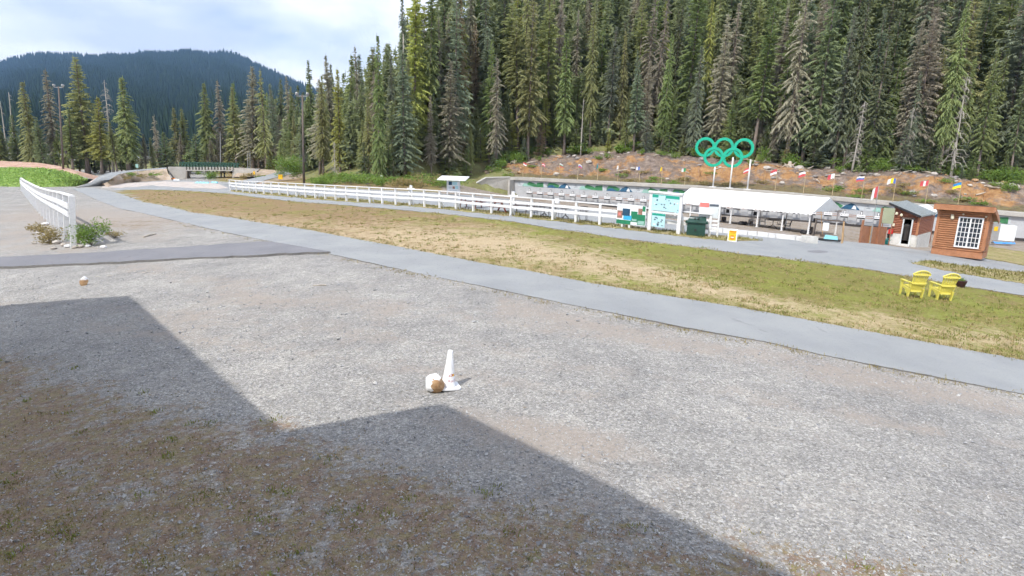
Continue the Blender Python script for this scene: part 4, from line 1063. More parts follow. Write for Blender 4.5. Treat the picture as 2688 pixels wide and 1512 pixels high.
for p, lab in [(6.9, 'small brown stake box on the range floor behind the left tent post'), (1.6, 'small brown stake box behind the tent, right'), (9.6, 'small brown stake box at the left end behind the bin')]:
    b = tp(p, 4.0, 0); b.z = float(T(b.x, b.y)); t = thing('lane_stake', b, lab, 'stake'); fr = FR(b, -.8)
    m = MB(); m.box(fr, (0, 0, .22), (.34, .3, .44)); m.build('weight_box', MT['pole_brown'], t)
    m = MB(); m.tube([fr.p(0, 0, .4), fr.p(0, 0, 2.3)], .022, 6); m.build('stake', MT['dark_metal'], t)
    m = MB(); m.box(fr, (.3, 0, 1.0), (.3, .04, .34)); m.build('plate', MT['dark'], t)
# shovel and little wooden swing frame right of the tent post
b = tz(-1.0, .3); m = MB(); m.tube([b + Vector((0, 0, .05)), b + Vector((-.35, .1, 1.9))], .03, 6); t = thing('broom', b, 'broom with a pale handle leaning by the right tent post', 'broom'); m.build('handle', MT['wood_tan'], t)
m = MB(); m.box(FR(b), (0, 0, .08), (.36, .14, .18)); m.build('brush_head', MT['pole_brown'], t)
b = gp(2171, 634); t = thing('supply_rack', b, 'small wooden rack with a teal box and papers beside the tent', 'rack'); fr = FR(b, -.55)
for sx in (-.85, .85):
    for sy in (-.22, .22): m = MB(); m.beam(fr.p(sx, sy * 1.6, 0), fr.p(sx * .92, sy * .5, 1.35), .07, .07); m.build('leg', MT['wood_tan'] if sx > 0 else MT['pole_brown'], t)
m = MB(); m.beam(fr.p(-.85, 0, 1.35), fr.p(.85, 0, 1.35), .08, .08); m.build('crossbar', MT['pole_brown'], t)
m = MB(); m.box(fr, (0, 0, .12), (1.5, .5, .1)); m.build('shelf', MT['dark'], t)
m = MB(); m.prism([fr.p(-.2, -.24, .18), fr.p(.6, -.24, .18), fr.p(.55, -.2, .38), fr.p(-.15, -.2, .42)], fr.R @ Vector((0, .3, 0))); m.build('teal_box', MT['cyan'], t)
m = MB(); m.box(fr, (-.18, -.12, .95), (.34, .03, .5)); m.build('paper', MT['pale_plastic'], t)

# ------------------------------------------------------------------ white rail fences
WP = MT['white_paint']
def fence(name, label, pts, rails, braces=(), span=2, pw=.13, thick=.05, side=-1, lean=0.0):
    """pts: list of (base point, height); rails: (lower, upper) as fractions of the height"""
    t = thing(name, pts[0][0], label, 'fence')
    for i, (b, h) in enumerate(pts):
        nxt = pts[min(i + 1, len(pts) - 1)][0]; prv = pts[max(i - 1, 0)][0]
        d = (nxt - prv); d.z = 0; d.normalize()
        m = MB(); m.beam(b - Vector((0, 0, .25)), b + Vector((random.gauss(0, .01) + lean * h, random.gauss(0, .01), h)), pw, pw, up=d); po = m.build('post', WP, t)
        if i in braces or braces == 'all':
            nn = Vector((-d.y, d.x, 0)) * side
            m = MB(); m.beam(b - nn * (h * .36) + Vector((0, 0, -.1)), b - nn * .07 + Vector((lean * h * .58, 0, h * .58)), pw * .8, .06, up=d); m.build('brace', WP, po)
    for lo, hi in rails:
        for i in range(0, len(pts) - 1, span):
            j = min(i + span, len(pts) - 1); (a, ha), (b, hb) = pts[i], pts[j]
            d = (b - a); d.z = 0; d.normalize(); nn = Vector((-d.y, d.x, 0)) * side
            if hi >= 1: ea, eb = a + Vector((lean * ha, 0, ha + .02)), b + Vector((lean * hb, 0, hb + .02)); m = MB(); m.beam(ea - d * .06, eb + d * (.06 if j == len(pts) - 1 else -.075), .22, .06)
            else:
                off = nn * (pw / 2 + thick / 2 + .002)
                fm = (lo + hi) / 2; ea, eb = a + off + Vector((lean * ha * fm, 0, ha * fm + random.gauss(0, .006))), b + off + Vector((lean * hb * fm, 0, hb * fm + random.gauss(0, .006)))
                m = MB(); m.beam(ea - d * .03, eb - d * .045, thick, ha * (hi - lo))
            m.build('rail', WP, t)
    return t
def zc(o, k): return lambda x, y: (o[0] + x * k, o[1] + y * k)
z3 = zc((300, 380), .207); z4 = zc((700, 400), .2523); z5 = zc((1300, 340), .1941); zF = zc((1600, 480), .13975)
fp = [z3(1470, 582), z3(1550, 595), z3(1632, 605), z3(1718, 612), z3(1805, 619), z3(1900, 627), z3(1998, 634), z3(2097, 643), z3(2205, 653), z3(2312, 662)]
fp += [z4(x, y) for x, y in [(405, 473), (508, 482), (612, 491), (718, 500), (832, 510), (950, 519), (1073, 529), (1205, 540), (1343, 550), (1490, 559), (1643, 571), (1800, 585), (1970, 601), (2150, 621), (2340, 643), (2540, 665)]]
fp += [z5(x, y) for x, y in [(485, 1199), (775, 1232), (1087, 1263), (1410, 1297)]]
fp += [(1637.7, 598), (1705.5, 605), (1781, 614), (1860.6, 622.5)]
pts = []
for px, py in fp:
    b = gp(px, py); pts.append((b, 1.26))
fence('rail_fence', 'long white three rail fence running from the bridge to the green bin', pts, [(.42, .555), (.67, .80), (.9, 1)], braces=(0, 3, 9, 11, 16, 19, 21, 22, 25, 27, 28, 29, 31, 32, 33))
a0, a1 = gp(192, 651), gp(57, 501)
lf = []
NPL = 21
for i in range(NPL):
    w = (i / (NPL - 1)); b = a0.lerp(a1, w); b.z = float(T(b.x, b.y)); 
    d_ = np.linalg.norm(np.array(b) - CAMP); px_, py_ = proj(b.x, b.y, b.z)
    hp_ = np.interp(float(py_), [503, 556, 585, 618, 651], [33, 64, 85, 113, 137]); h = hp_ * b.y / F * 1.0
    lf.append((b, h))
H0 = lf[0][1]; print('left fence heights', H0, lf[-1][1], a0, a1)
fence('rail_fence', 'tall white rail fence with close posts at far left', lf, [(.60, .70), (.76, .87), (.93, 1)], braces=tuple(range(1, NPL)), pw=.24, thick=.06, side=1, lean=.75 * (at(192, 514, a0.y).x - a0.x) / H0)

# posts with small boards that stick up behind the long fence
for px, yb, yt, lab in [(1079, 520, 487, 'white marker post with a short cross board behind the fence, left'), (1346, 545, 503, 'white marker post with a short cross board behind the fence, right')]:
    b = gp(px, yb); b = b; h = (yb - yt) * b.y / F; t = thing('marker_post', b, lab, 'post'); fr = FR(b, -.3)
    m = MB(); m.box(fr, (0, 0, h / 2), (.24, .1, h)); m.build('post', WP, t)
    m = MB(); m.box(fr, (.05, -.08, h * .72), (.75, .05, .17)); m.build('cross_board', WP, t)
b = gp(1461, 562); h = 39 * b.y / F; t = thing('marker_box', b, 'small white box on a thin post behind the fence', 'box'); m = MB(); m.tube([b, b + Vector((0, 0, h * .8))], .03, 6); m.build('post', MT['galv'], t); m = MB(); m.box(FR(b, -.4), (0, 0, h * .88), (.3, .22, .34)); m.build('box', WP, t)

# ------------------------------------------------------------------ signs
def board_frame(px0, py0, px1, py1):
    """upright frame between two ground points: returns origin, along, outward (to the camera), metres per pixel"""
    a, b = gp(px0, py0), gp(px1, py1); d = (b - a); d.z = 0; L_ = d.length; d.normalize(); n_ = Vector((d.y, -d.x, 0)); return a, b, d, n_, L_
a, b, d, n_, L_ = board_frame(1706, 606, 1782, 616)
n_ = n_ if n_.y < 0 else -n_
mpp = a.y / F
sg = thing('map_board', a, 'white framed trail map board with a large upper and small lower panel', 'sign')
def PB(u, z, k): return a + d * (u * L_) + n_ * k + Vector((0, 0, z + (b.z - a.z) * u))
HB = 100 * mpp
for u in (0, 1):
    m = MB(); m.beam(PB(u, -.2, .14), PB(u, HB, .14), .2, .14, up=n_); m.build('post', WP, sg)
    m = MB(); m.beam(PB(u + .06, -.1, -.55), PB(u + .01, HB * .55, .03), .14, .1, up=n_); m.build('brace', WP, sg)
m = MB(); m.beam(PB(-.09, HB + .05, .14), PB(1.06, HB + .05, .14), .3, .1); m.build('cap_rail', WP, sg)
def panel(u0, u1, z0, z1, k, mt, name, par, th=.03):
    m = MB(); m.hexa([PB(u0, z0, k), PB(u1, z0, k), PB(u1, z0, k - th), PB(u0, z0, k - th)], [PB(u0, z1, k), PB(u1, z1, k), PB(u1, z1, k - th), PB(u0, z1, k - th)]); return m.build(name, MT[mt], par)
up = panel(.04, .97, HB * .56, HB * .97, .25, 'poster_cyan', 'upper_panel', sg)
panel(.05, .96, HB * .89, HB * .965, .258, 'poster_teal', 'title_bar', up, .012)
panel(.26, .5, HB * .74, HB * .95, .264, 'poster_cyan', 'map_sheet', up, .012)
for k in range(17):
    u = .08 + .86 * random.random(); z = HB * (.585 + .27 * random.random()); w = random.uniform(.02, .06)
    panel(u, min(.95, u + w), z, z + HB * random.uniform(.015, .05), .262, random.choice(['ink', 'pale_plastic', 'poster_navy', 'grey_board']), 'printed_block', up, .008)
panel(.03, .97, HB * .5, HB * .545, .22, 'white_paint', 'mid_rail', sg, .1)
lo = panel(.08, .54, HB * .14, HB * .49, .24, 'poster_cyan', 'lower_panel', sg)
panel(.085, .535, HB * .43, HB * .485, .248, 'poster_teal', 'title_bar', lo, .012)
for k in range(11):
    u = .1 + .36 * random.random(); z = HB * (.16 + .25 * random.random()); panel(u, u + random.uniform(.03, .09), z, z + HB * random.uniform(.015, .04), .25, random.choice(['ink', 'pale_plastic', 'poster_navy']), 'printed_block', lo, .008)
# green poster hung on the fence
a, b, d, n_, L_ = board_frame(1621, 596, 1696, 605); n_ = n_ if n_.y < 0 else -n_; mpp = a.y / F; HB = 51 * mpp
ps = thing('fence_poster', a, 'wide green and white info poster tied to the white fence', 'poster')
z0 = .26
panel(0, 1, z0, z0 + HB, .26, 'pale_plastic', 'sheet', ps); sh = [c for c in ps.children][0]
for u0, u1, f0, f1, mt in [(.0, .5, .0, .2, 'poster_green'), (.5, .72, .15, .68, 'poster_green'), (.72, .99, .03, .55, 'poster_green'), (.02, .2, .28, .66, 'poster_brown'), (.2, .46, .42, .78, 'poster_navy'), (.24, .36, .22, .44, 'poster_blue'), (.34, .52, .22, .45, 'poster_blue'), (.74, .88, .55, .85, 'poster_brown'), (.88, .98, .72, .98, 'poster_green'), (.74, .96, .06, .24, 'banner_mint'), (.06, .14, .4, .55, 'poster_pink'), (.54, .7, .2, .3, 'banner_mint'), (.04, .66, .84, .87, 'grey_board'), (.04, .6, .9, .925, 'grey_board')]:
    panel(u0, u1, z0 + HB * f0, z0 + HB * f1, .262 + .002 * random.random() + .003 * (mt != 'poster_green'), mt, 'printed_block', sh, .004)
for u in (.2, .45): m = MB(); m.beam(PB(u, -.1, .2), PB(u, z0 + .1, .2), .12, .06, up=n_); m.build('foot', WP, ps)
# notice board with red and white sheets beside the bin
b0 = gp(1850, 621.5); t = thing('notice_board', b0, 'narrow white notice board with red headed sheets behind the bin', 'sign'); mpp = b0.y / F; fr = FR(b0, -.45)
for sx in (-.42, .62): m = MB(); m.box(fr, (sx, .25, .95), (.09, .09, 1.9)); m.build('post', WP, t)
m = MB(); m.box(fr, (-.2, .17, 1.46), (.52, .03, .86)); p1 = m.build('left_sheet', MT['pale_plastic'], t); m = MB(); m.box(fr, (-.2, .15, 1.76), (.5, .02, .24)); m.build('red_header', MT['poster_pink'], p1)
m = MB(); m.box(fr, (.32, .17, 1.44), (.5, .03, .78)); p1 = m.build('right_sheet', MT['grey_board'], t); m = MB(); m.box(fr, (.32, .15, 1.76), (.48, .02, .12)); m.build('dark_header', MT['ink'], p1)
for z in (.45, .68, .9): m = MB(); m.box(fr, (.12, .17, z), (.95, .04, .12)); m.build('slat', WP, t)
# yellow folding sign
b0 = gp(1921, 635); mpp = b0.y / F; t = thing('folding_sign', b0, 'white framed yellow folding caution sign on the grass verge', 'sign'); fr = FR(b0, -.34, (-.16, 0)); hs = 33 * mpp; ws = 23 * mpp
def sgn(fr, c, dd, mt, nm, par): m = MB(); m.box(fr, c, dd); return m.build(nm, MT[mt], par)
fp_ = sgn(fr, (0, 0, hs / 2), (ws, .04, hs), 'white_plastic', 'front_frame', t)
fpp = sgn(fr, (0, -.026, hs * .5), (ws * .8, .012, hs * .80), 'yellow_sign', 'front_panel', fp_)
sgn(fr, (0, -.036, hs * .82), (ws * .72, .008, hs * .1), 'orange_sign', 'text_bar', fp_); sgn(fr, (0, -.036, hs * .70), (ws * .66, .008, hs * .025), 'orange_sign', 'text_line', fp_)
m = MB(); m.prism([fr.p(ws * .27 * math.cos(q), -.042, hs * .36 + ws * .27 * math.sin(q)) for q in np.linspace(0, 2 * math.pi, 17)[:-1]], fr.R @ Vector((0, .008, 0))); m.build('disc', MT['orange_sign'], fp_)
sgn(fr, (0, -.048, hs * .36), (ws * .36, .008, hs * .08), 'cream', 'disc_bar', fp_)
fb = FR(b0 + Vector((.14, .40, 0)), -.34, (.16, 0)); sgn(fb, (0, 0, hs / 2), (ws, .04, hs), 'white_plastic', 'back_frame', t)

# ------------------------------------------------------------------ green bear-proof bin
P0, P1 = gp(1801, 619), gp(1849, 624.5); d = (P1 - P0); d.z = 0; Lb = d.length; d.normalize(); nb_ = Vector((-d.y, d.x, 0)); mpp = P0.y / F; hb = 47 * mpp
t = thing('waste_bin', P0, 'dark green metal bear-proof bin with sloping lid beside the road', 'bin'); dp = .95
def BP(u, k, z): return P0 + d * u * Lb + nb_ * k + Vector((0, 0, z))
m = MB(); m.hexa([BP(0, 0, .04), BP(1, 0, .04), BP(.97, dp, .04), BP(.03, dp, .04)], [BP(.01, .02, hb * .74), BP(.99, .02, hb * .74), BP(.97, dp, hb * 1.0), BP(.03, dp, hb * 1.0)]); m.build('body', MT['bin_green'], t)
m = MB(); m.hexa([BP(-.02, -.06, hb * .74), BP(1.02, -.06, hb * .74), BP(.95, dp * .8, hb * 1.0), BP(.05, dp * .8, hb * 1.0)], [BP(-.02, -.06, hb * .79), BP(1.02, -.06, hb * .79), BP(.95, dp * .8, hb * 1.05), BP(.05, dp * .8, hb * 1.05)]); ld = m.build('lid', MT['bin_green'], t)
for u in (.38, .56): m = MB(); m.box(FR(BP(u, .38, hb * .93), math.atan2(d.y, d.x)), (0, 0, 0), (.11, .16, .09)); m.build('lid_latch', MT['dark'], ld)
m = MB(); m.box(FR(BP(.48, -.03, hb * .36), math.atan2(d.y, d.x)), (0, 0, 0), (.1, .05, .12)); m.build('door_latch', MT['dark'], t)
for u in (-.05, 1.05): m = MB(); m.box(FR(BP(u, .2, hb * .78), math.atan2(d.y, d.x)), (0, 0, 0), (.12, .3, .14)); m.build('hinge_bracket', MT['bin_green'], t)
m = MB()
for u, k in ((.06, .08), (.94, .08), (.9, dp - .1), (.1, dp - .1)): m.box(FR(BP(u, k, 0)), (0, 0, .02), (.12, .12, .06))
m.build('base_feet', MT['dark'], t)

# ------------------------------------------------------------------ wooden hut with the paned window
def logwall(t, A, B, za, zb, top_a, top_b, pitch, mt, out, name='log_siding', r=.05):
    """horizontal rounded log courses between A and B (plan), heights za..top"""
    m = MB(); d_ = (B - A); n_ = int(round((max(top_a, top_b) - za) / pitch)); seg_ = 3
    prof = []
    for i in range(n_ + 1):
        z = za + i * pitch
        for k, o in ((.02, 0), (.3, .8), (.55, 1), (.8, .8), (.98, 0)): prof.append((z + k * pitch, o * r))
    V_ = []; 
    for z, o in prof:
        V_ += [A + out * o + Vector((0, 0, min(z, top_a) - A.z)), B + out * o + Vector((0, 0, min(z, top_b) - B.z))]
    m.add(V_, [(2 * i, 2 * i + 1, 2 * i + 3, 2 * i + 2) for i in range(len(prof) - 1)]); return m.build(name, mt, t)
LB = MT['log_brown']
C1 = at(2577, 672, 36.0); C0 = C1 + Vector((-1.8, 1.8, 0))
ex = (C1 - C0); ex.z = 0; WH = ex.length; ex.normalize(); ey = Vector((-ex.y, ex.x, 0)); DH = 1.9
zb0 = C1.z + .12; mpp = C1.y / F
ztl = at(2440, 540, C0.y).z; ztr = at(2590, 556, C1.y).z; ztop = (ztl + ztr) / 2
print('hut', WH, ztop - zb0, C0, C1)
hut = thing('wooden_hut', C0, 'brown log-sided hut with a white framed grid window, rightmost building', 'hut')
def HP(u, k, z): return Vector((C0.x, C0.y, 0)) + ex * u + ey * k + Vector((0, 0, z))
zbk = ztop - .75
m = MB(); m.prism([HP(0, .02, zb0), HP(0, DH, zb0), HP(0, DH, zbk), HP(0, .02, ztop)], ex * WH); m.build('core_wall', LB, hut)
bf = logwall(hut, HP(0, 0, zb0 + .05), HP(WH, 0, zb0 + .05), zb0 + .05, zb0, ztop, ztop, .135, LB, -ey, 'front_siding')
bf2 = logwall(hut, HP(WH, 0, zb0 + .05), HP(WH, DH, zb0 + .05), zb0 + .05, zb0, ztop, zbk, .135, LB, ex, 'side_siding')
logwall(hut, HP(0, DH, zb0 + .05), HP(0, 0, zb0 + .05), zb0 + .05, zb0, zbk, ztop, .135, LB, -ex, 'side_siding')
m = MB(); m.prism([HP(-.03, -.06, zb0 - .32), HP(-.03, DH, zb0 - .32), HP(-.03, DH, zb0 + .05), HP(-.03, -.06, zb0 + .05)], ex * (WH + .06)); m.build('skirt_board', MT['fascia_brown'], hut)
m = MB(); m.prism([HP(-.22, -.42, ztop + .06), HP(-.22, DH + .35, zbk - .02), HP(-.22, DH + .35, zbk + .12), HP(-.22, -.42, ztop + .2)], ex * (WH + .45)); rf = m.build('roof', MT['fascia_brown'], hut)
m = MB(); m.beam(HP(-.24, -.45, ztop + .06), HP(WH + .25, -.45, ztop + .06), .05, .34); m.build('front_fascia', MT['fascia_brown'], rf)
m = MB(); m.beam(HP(WH + .26, -.45, ztop + .08), HP(WH + .26, DH + .38, zbk + .0), .05, .26); m.build('side_fascia', MT['fascia_brown'], rf)
m = MB(); m.prism([HP(-.25, -.44, ztop + .245), HP(-.25, DH + .38, zbk + .145), HP(-.25, DH + .38, zbk + .16), HP(-.25, -.44, ztop + .26)], ex * (WH + .5)); m.build('roofing', MT['pole_brown'], rf)
for u in (.03, WH - .03): m = MB(); m.beam(HP(u, -.045, zb0 + .2), HP(u, -.045, ztop), .14, .05, up=ey); m.build('corner_board', MT['fascia_brown'], hut)
m = MB(); m.beam(HP(WH + .045, .03, zb0 + .2), HP(WH + .045, .03, ztop - .03), .05, .14, up=ey); m.build('corner_board', MT['fascia_brown'], hut)
for u in (.35, WH - .35): m = MB(); m.box(FR(HP(u, .15, zb0 - .2)), (0, 0, 0), (.3, .3, .3)); m.build('skid_block', MT['pole_brown'], hut)
u0, u1 = WH * .44, WH * .90; zw0, zw1 = zb0 + .32, zb0 + .32 + 78 * mpp
MT['pane'] = mat('pane_glass', (.03, .04, .055), .08, .4, .9, spec=.8)
win = MB(); fw = .075
for (a_, b_) in (((u0, zw0), (u1, zw0)), ((u0, zw1), (u1, zw1))): win.beam(HP(a_[0] - fw / 2, -.075, a_[1]), HP(b_[0] + fw / 2, -.075, b_[1]), .06, fw)
for u in (u0, u1, (u0 + u1) / 2): win.beam(HP(u, -.075, zw0 + fw / 2), HP(u, -.075, zw1 - fw / 2), fw, .058, up=ey)
w_ = win.build('window_frame', MT['white_plastic'], hut)
NC, NR = 6, 6
for i in range(NC):
    for j in range(NR):
        a_ = u0 + (u1 - u0) * i / NC; b_ = u0 + (u1 - u0) * (i + 1) / NC; c_ = zw0 + (zw1 - zw0) * j / NR; e_ = zw0 + (zw1 - zw0) * (j + 1) / NR
        ti = random.uniform(-.006, .006)
        m = MB(); m.hexa([HP(a_ + .02, -.052 + ti, c_ + .02), HP(b_ - .02, -.052 - ti, c_ + .02), HP(b_ - .02, -.044, c_ + .02), HP(a_ + .02, -.044, c_ + .02)], [HP(a_ + .02, -.052 + ti, e_ - .02), HP(b_ - .02, -.052 - ti, e_ - .02), HP(b_ - .02, -.044, e_ - .02), HP(a_ + .02, -.044, e_ - .02)]); m.build('pane', MT['pane'], w_)
for i in range(1, NC):
    if i != NC // 2: u = u0 + (u1 - u0) * i / NC; m = MB(); m.beam(HP(u, -.06, zw0 + fw / 2), HP(u, -.06, zw1 - fw / 2), .028, .03, up=ey); m.build('muntin', MT['white_plastic'], w_)
for j in range(1, NR): z = zw0 + (zw1 - zw0) * j / NR; m = MB(); m.beam(HP(u0 + fw / 2, -.062, z), HP(u1 - fw / 2, -.062, z), .03, .028); m.build('muntin', MT['white_plastic'], w_)
lm = MB(); fr = FR(HP(WH * .30, -.12, zb0 + 2.1)); lm.lathe(fr, [(.05, .12), (.08, .05), (.09, -.1), (.05, -.16)], 10); lm.box(fr, (0, .05, .05), (.08, .14, .2)); lm.build('wall_lamp', MT['cream'], hut)
for u, z in ((WH * .5, 2.3), (WH * .94, 2.25)): m = MB(); m.lathe(FR(HP(u, -.08, zb0 + z)), [(.03, -.05), (.06, 0), (.03, .05)], 8); m.build('cable_cap', MT['cream'], hut)

# ------------------------------------------------------------------ log shed with the open door
B_ = at(2401, 646.5, 44.0); A_ = B_ + Vector((-1.2, 1.2, 0))
sx_ = (B_ - A_); sx_.z = 0; LS = sx_.length; sx_.normalize(); sy_ = Vector((-sx_.y, sx_.x, 0)); DS = 4.4; mpp = B_.y / F
zs = min(A_.z, B_.z); zl = at(2325, 538, A_.y).z; zrr = at(2405, 571, B_.y).z
print('shed', LS, zl - zs, zrr - zs)
shed = thing('log_shed', A_, 'reddish log shed with open dark doorway and pale stone base', 'shed')
def SP(u, k, z): return Vector((A_.x, A_.y, zs)) + sx_ * u + sy_ * k + Vector((0, 0, z))
hl, hr = zl - zs, zrr - zs; ht = lambda u: hl + (hr - hl) * u / LS
d0, d1, hd_ = LS * .42, LS * .80, 69 * mpp
stone = .33 * hr * 1.15
for a, b in ((0, d0), (d1, LS)):
    m = MB(); m.prism([SP(a, 0, -.3), SP(b, 0, -.3), SP(b, 0, ht(b)), SP(a, 0, ht(a))], sy_ * .15); m.build('front_wall', MT['log_red'], shed)
    p, q = SP(a, 0, stone), SP(b, 0, stone); logwall(shed, p, q, p.z, q.z, zs + ht(a), zs + ht(b), .13, MT['log_red'], -sy_, 'front_siding')
    m = MB(); m.hexa([SP(a, -.06, -.3), SP(b, -.06, -.3), SP(b, .0, -.3), SP(a, .0, -.3)], [SP(a, -.06, stone), SP(b, -.06, stone), SP(b, 0, stone), SP(a, 0, stone)]); m.build('stone_base', MT['pale_concrete'], shed)
m = MB(); m.prism([SP(d0, 0, hd_), SP(d1, 0, hd_), SP(d1, 0, ht(d1)), SP(d0, 0, ht(d0))], sy_ * .15); m.build('lintel_wall', MT['log_red'], shed)
m = MB(); m.prism([SP(LS - .15, .16, -.3), SP(LS - .15, DS, -.3), SP(LS - .15, DS, hr), SP(LS - .15, .16, hr)], sx_ * .15); m.build('side_wall', MT['log_red'], shed)
p, q = SP(LS, 0, stone), SP(LS, DS, stone); logwall(shed, p, q, p.z, q.z, zs + hr, zs + hr, .13, MT['log_red'], sx_, 'side_siding')
m = MB(); m.hexa([SP(LS, .0, -.4), SP(LS + .06, .0, -.4), SP(LS + .06, DS, -.4), SP(LS, DS, -.4)], [SP(LS, 0, stone), SP(LS + .06, 0, stone), SP(LS + .06, DS, stone), SP(LS, DS, stone)]); m.build('stone_base', MT['pale_concrete'], shed)
m = MB(); m.prism([SP(0, .16, -.3), SP(0, DS, -.3), SP(0, DS, hl), SP(0, .16, hl)], sx_ * .15); m.build('side_wall', MT['log_red'], shed)
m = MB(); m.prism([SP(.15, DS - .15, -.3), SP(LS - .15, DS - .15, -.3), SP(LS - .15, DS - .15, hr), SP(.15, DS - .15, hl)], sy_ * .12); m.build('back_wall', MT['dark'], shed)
for a, w in ((d0 + .04, .09), (d1 - .04, .09)): m = MB(); m.beam(SP(a, -.08, -.05), SP(a, -.08, hd_), w, .09, up=sy_); m.build('door_jamb', MT['grey_board'], shed)
m = MB(); m.beam(SP(d0 - .1, -.085, hd_ + .06), SP(d1 + .1, -.085, hd_ + .06), .08, .12); m.build('door_header', MT['pole_brown'], shed)
m = MB(); m.hexa([SP(d0 - .1, -.6, -.1), SP(d1 + .1, -.6, -.1), SP(d1 + .1, .1, -.1), SP(d0 - .1, .1, -.1)], [SP(d0 - .1, -.6, .07), SP(d1 + .1, -.6, .07), SP(d1 + .1, .1, .09), SP(d0 - .1, .1, .09)]); m.build('door_step', MT['pale_concrete'], shed)
m = MB(); m.prism([SP(-.3, -.35, hl + .10), SP(LS + .12, -.35, hr + .04), SP(LS + .12, -.35, hr + .14), SP(-.3, -.35, hl + .2)], sy_ * (DS + .6)); rf = m.build('roof', MT['metal_roof'], shed)
for k in range(8):
    kk = -.33 + (DS + .55) * k / 7; m = MB(); m.beam(SP(-.3, kk, hl + .215), SP(LS + .12, kk, hr + .155), .03, .03); m.build('roof_seam', MT['metal_roof'], rf)
m = MB(); m.beam(SP(-.32, -.37, hl + .12), SP(LS + .14, -.37, hr + .07), .04, .14); m.build('fascia', MT['dark'], rf)
m = MB(); m.beam(SP(LS + .0, -.04, stone), SP(LS + .0, -.04, hr), .14, .1, up=sy_); m.build('corner_board', MT['fascia_brown'], shed)
for u, z in ((LS * .14, hl * .80), (LS * .33, hl * .77)):
    m = MB(); m.lathe(FR(SP(u, -.16, z)), [(.04, .1), (.09, .04), (.1, -.06), (.06, -.12)], 10); m.build('flood_lamp', MT['cream'], shed)
m = MB(); m.box(FR(SP(LS * .07, -.12, hl * .50), math.atan2(sx_.y, sx_.x)), (0, 0, 0), (.2, .05, .2)); m.build('round_notice', MT['cream'], shed)
m = MB(); m.box(FR(SP(LS * .03, -.16, hl * .32), math.atan2(sx_.y, sx_.x)), (0, 0, 0), (.3, .16, .34)); m.build('red_box', MT['red'], shed)
# second shed roof behind, white
m = MB(); q0, q1, q2, q3 = at(2392, 540, 50), at(2436, 536, 56), at(2462, 552, 52), at(2448, 566, 49)
m.hexa([q + Vector((0, 0, -.12)) for q in (q0, q3, q2, q1)], [q0, q3, q2, q1]); bs_ = thing('rear_shed', Vector((q0.x + 1, q0.y + 2, -2)), 'shed with a white metal roof behind the log shed', 'shed'); m.build('roof', MT['white_roof'], bs_)
m = MB(); cx = (q0 + q1 + q2 + q3) / 4; ins = [cx.lerp(q, .82) for q in (q0, q3, q2, q1)]; m.hexa([Vector((q.x, q.y, -2.6)) for q in ins], [q - Vector((0, 0, .14)) for q in ins]); m.build('wall', MT['log_red'], bs_)
# coat and gear inside the doorway
b = SP((d0 + d1) / 2 - .1, .35, 0); t = thing('hanging_coat', b, 'dark work coat hanging in the shed doorway', 'coat')
m = MB(); m.lathe(FR(b), [(.22, .35), (.26, .8), (.24, 1.2), (.27, 1.45), (.10, 1.62)], 12); m.build('coat', MT['dark_metal'], t)
for sx in (-1, 1): m = MB(); m.tube([b + Vector((sx * .22, 0, 1.45)), b + Vector((sx * .33, -.04, 1.15)), b + Vector((sx * .3, -.12, .85))], [.1, .085, .07], 7); m.build('sleeve', MT['dark_metal'], t)
# plank fence, pale board, posts left of the shed
a, b = gp(2254, 637), gp(2322, 643); d = b - a; L_ = d.length; dn = d.normalized(); t = thing('plank_fence', a, 'low brown plank fence panel left of the log shed', 'fence'); mpp = a.y / F
npk = 14
for k in range(npk):
    p, q = a + d * (k / npk), a + d * ((k + .94) / npk); h = (45 + 3 * (k > 8)) * mpp; m = MB(); nn = Vector((-dn.y, dn.x, 0)) * .03
    m.hexa([p, q, q + nn, p + nn], [p + Vector((0, 0, h)), q + Vector((0, 0, h)), q + nn + Vector((0, 0, h)), p + nn + Vector((0, 0, h))]); m.build('plank', MT['fence_brown'], t)
for f_, hh in ((.02, 60), (.38, 46), (.66, 96)): m = MB(); p = a + d * f_ - Vector((-dn.y, dn.x, 0)) * .06; m.beam(p, p + Vector((0, 0, hh * mpp)), .12, .1, up=dn); m.build('post', MT['fence_brown'] if hh > 50 else MT['wood_tan'], t)
p = gp(2307, 641); t = thing('pale_board', p, 'blank sage green board standing above the plank fence', 'board'); m = MB(); z = 56 * p.y / F
pp = p - sy_ * .2
m.hexa([pp + Vector((0, 0, z)), pp + sx_ * .7 + Vector((0, 0, z)), pp + sx_ * .7 + sy_ * .05 + Vector((0, 0, z)), pp + sy_ * .05 + Vector((0, 0, z))], [pp + Vector((0, 0, z + 1.1)), pp + sx_ * .7 + Vector((0, 0, z + 1.1)), pp + sx_ * .7 + sy_ * .05 + Vector((0, 0, z + 1.1)), pp + sy_ * .05 + Vector((0, 0, z + 1.1))]); m.build('panel', MT['sage'], t)
for u in (.06, .64): m = MB(); m.beam(pp + sx_ * u + sy_ * .08, pp + sx_ * u + sy_ * .08 + Vector((0, 0, z + 1.1)), .07, .05, up=sx_); m.build('post', MT['fence_brown'], t)
# thin pole with a pennant
b = gp(2283, 640); flag(3, 0, 150 * b.y / F, ['red', 'white'], 1, -1, 'small pink pennant hanging on a thin pole before the plank fence', base=b, wid=.45, hgt=.75, pm='galv')
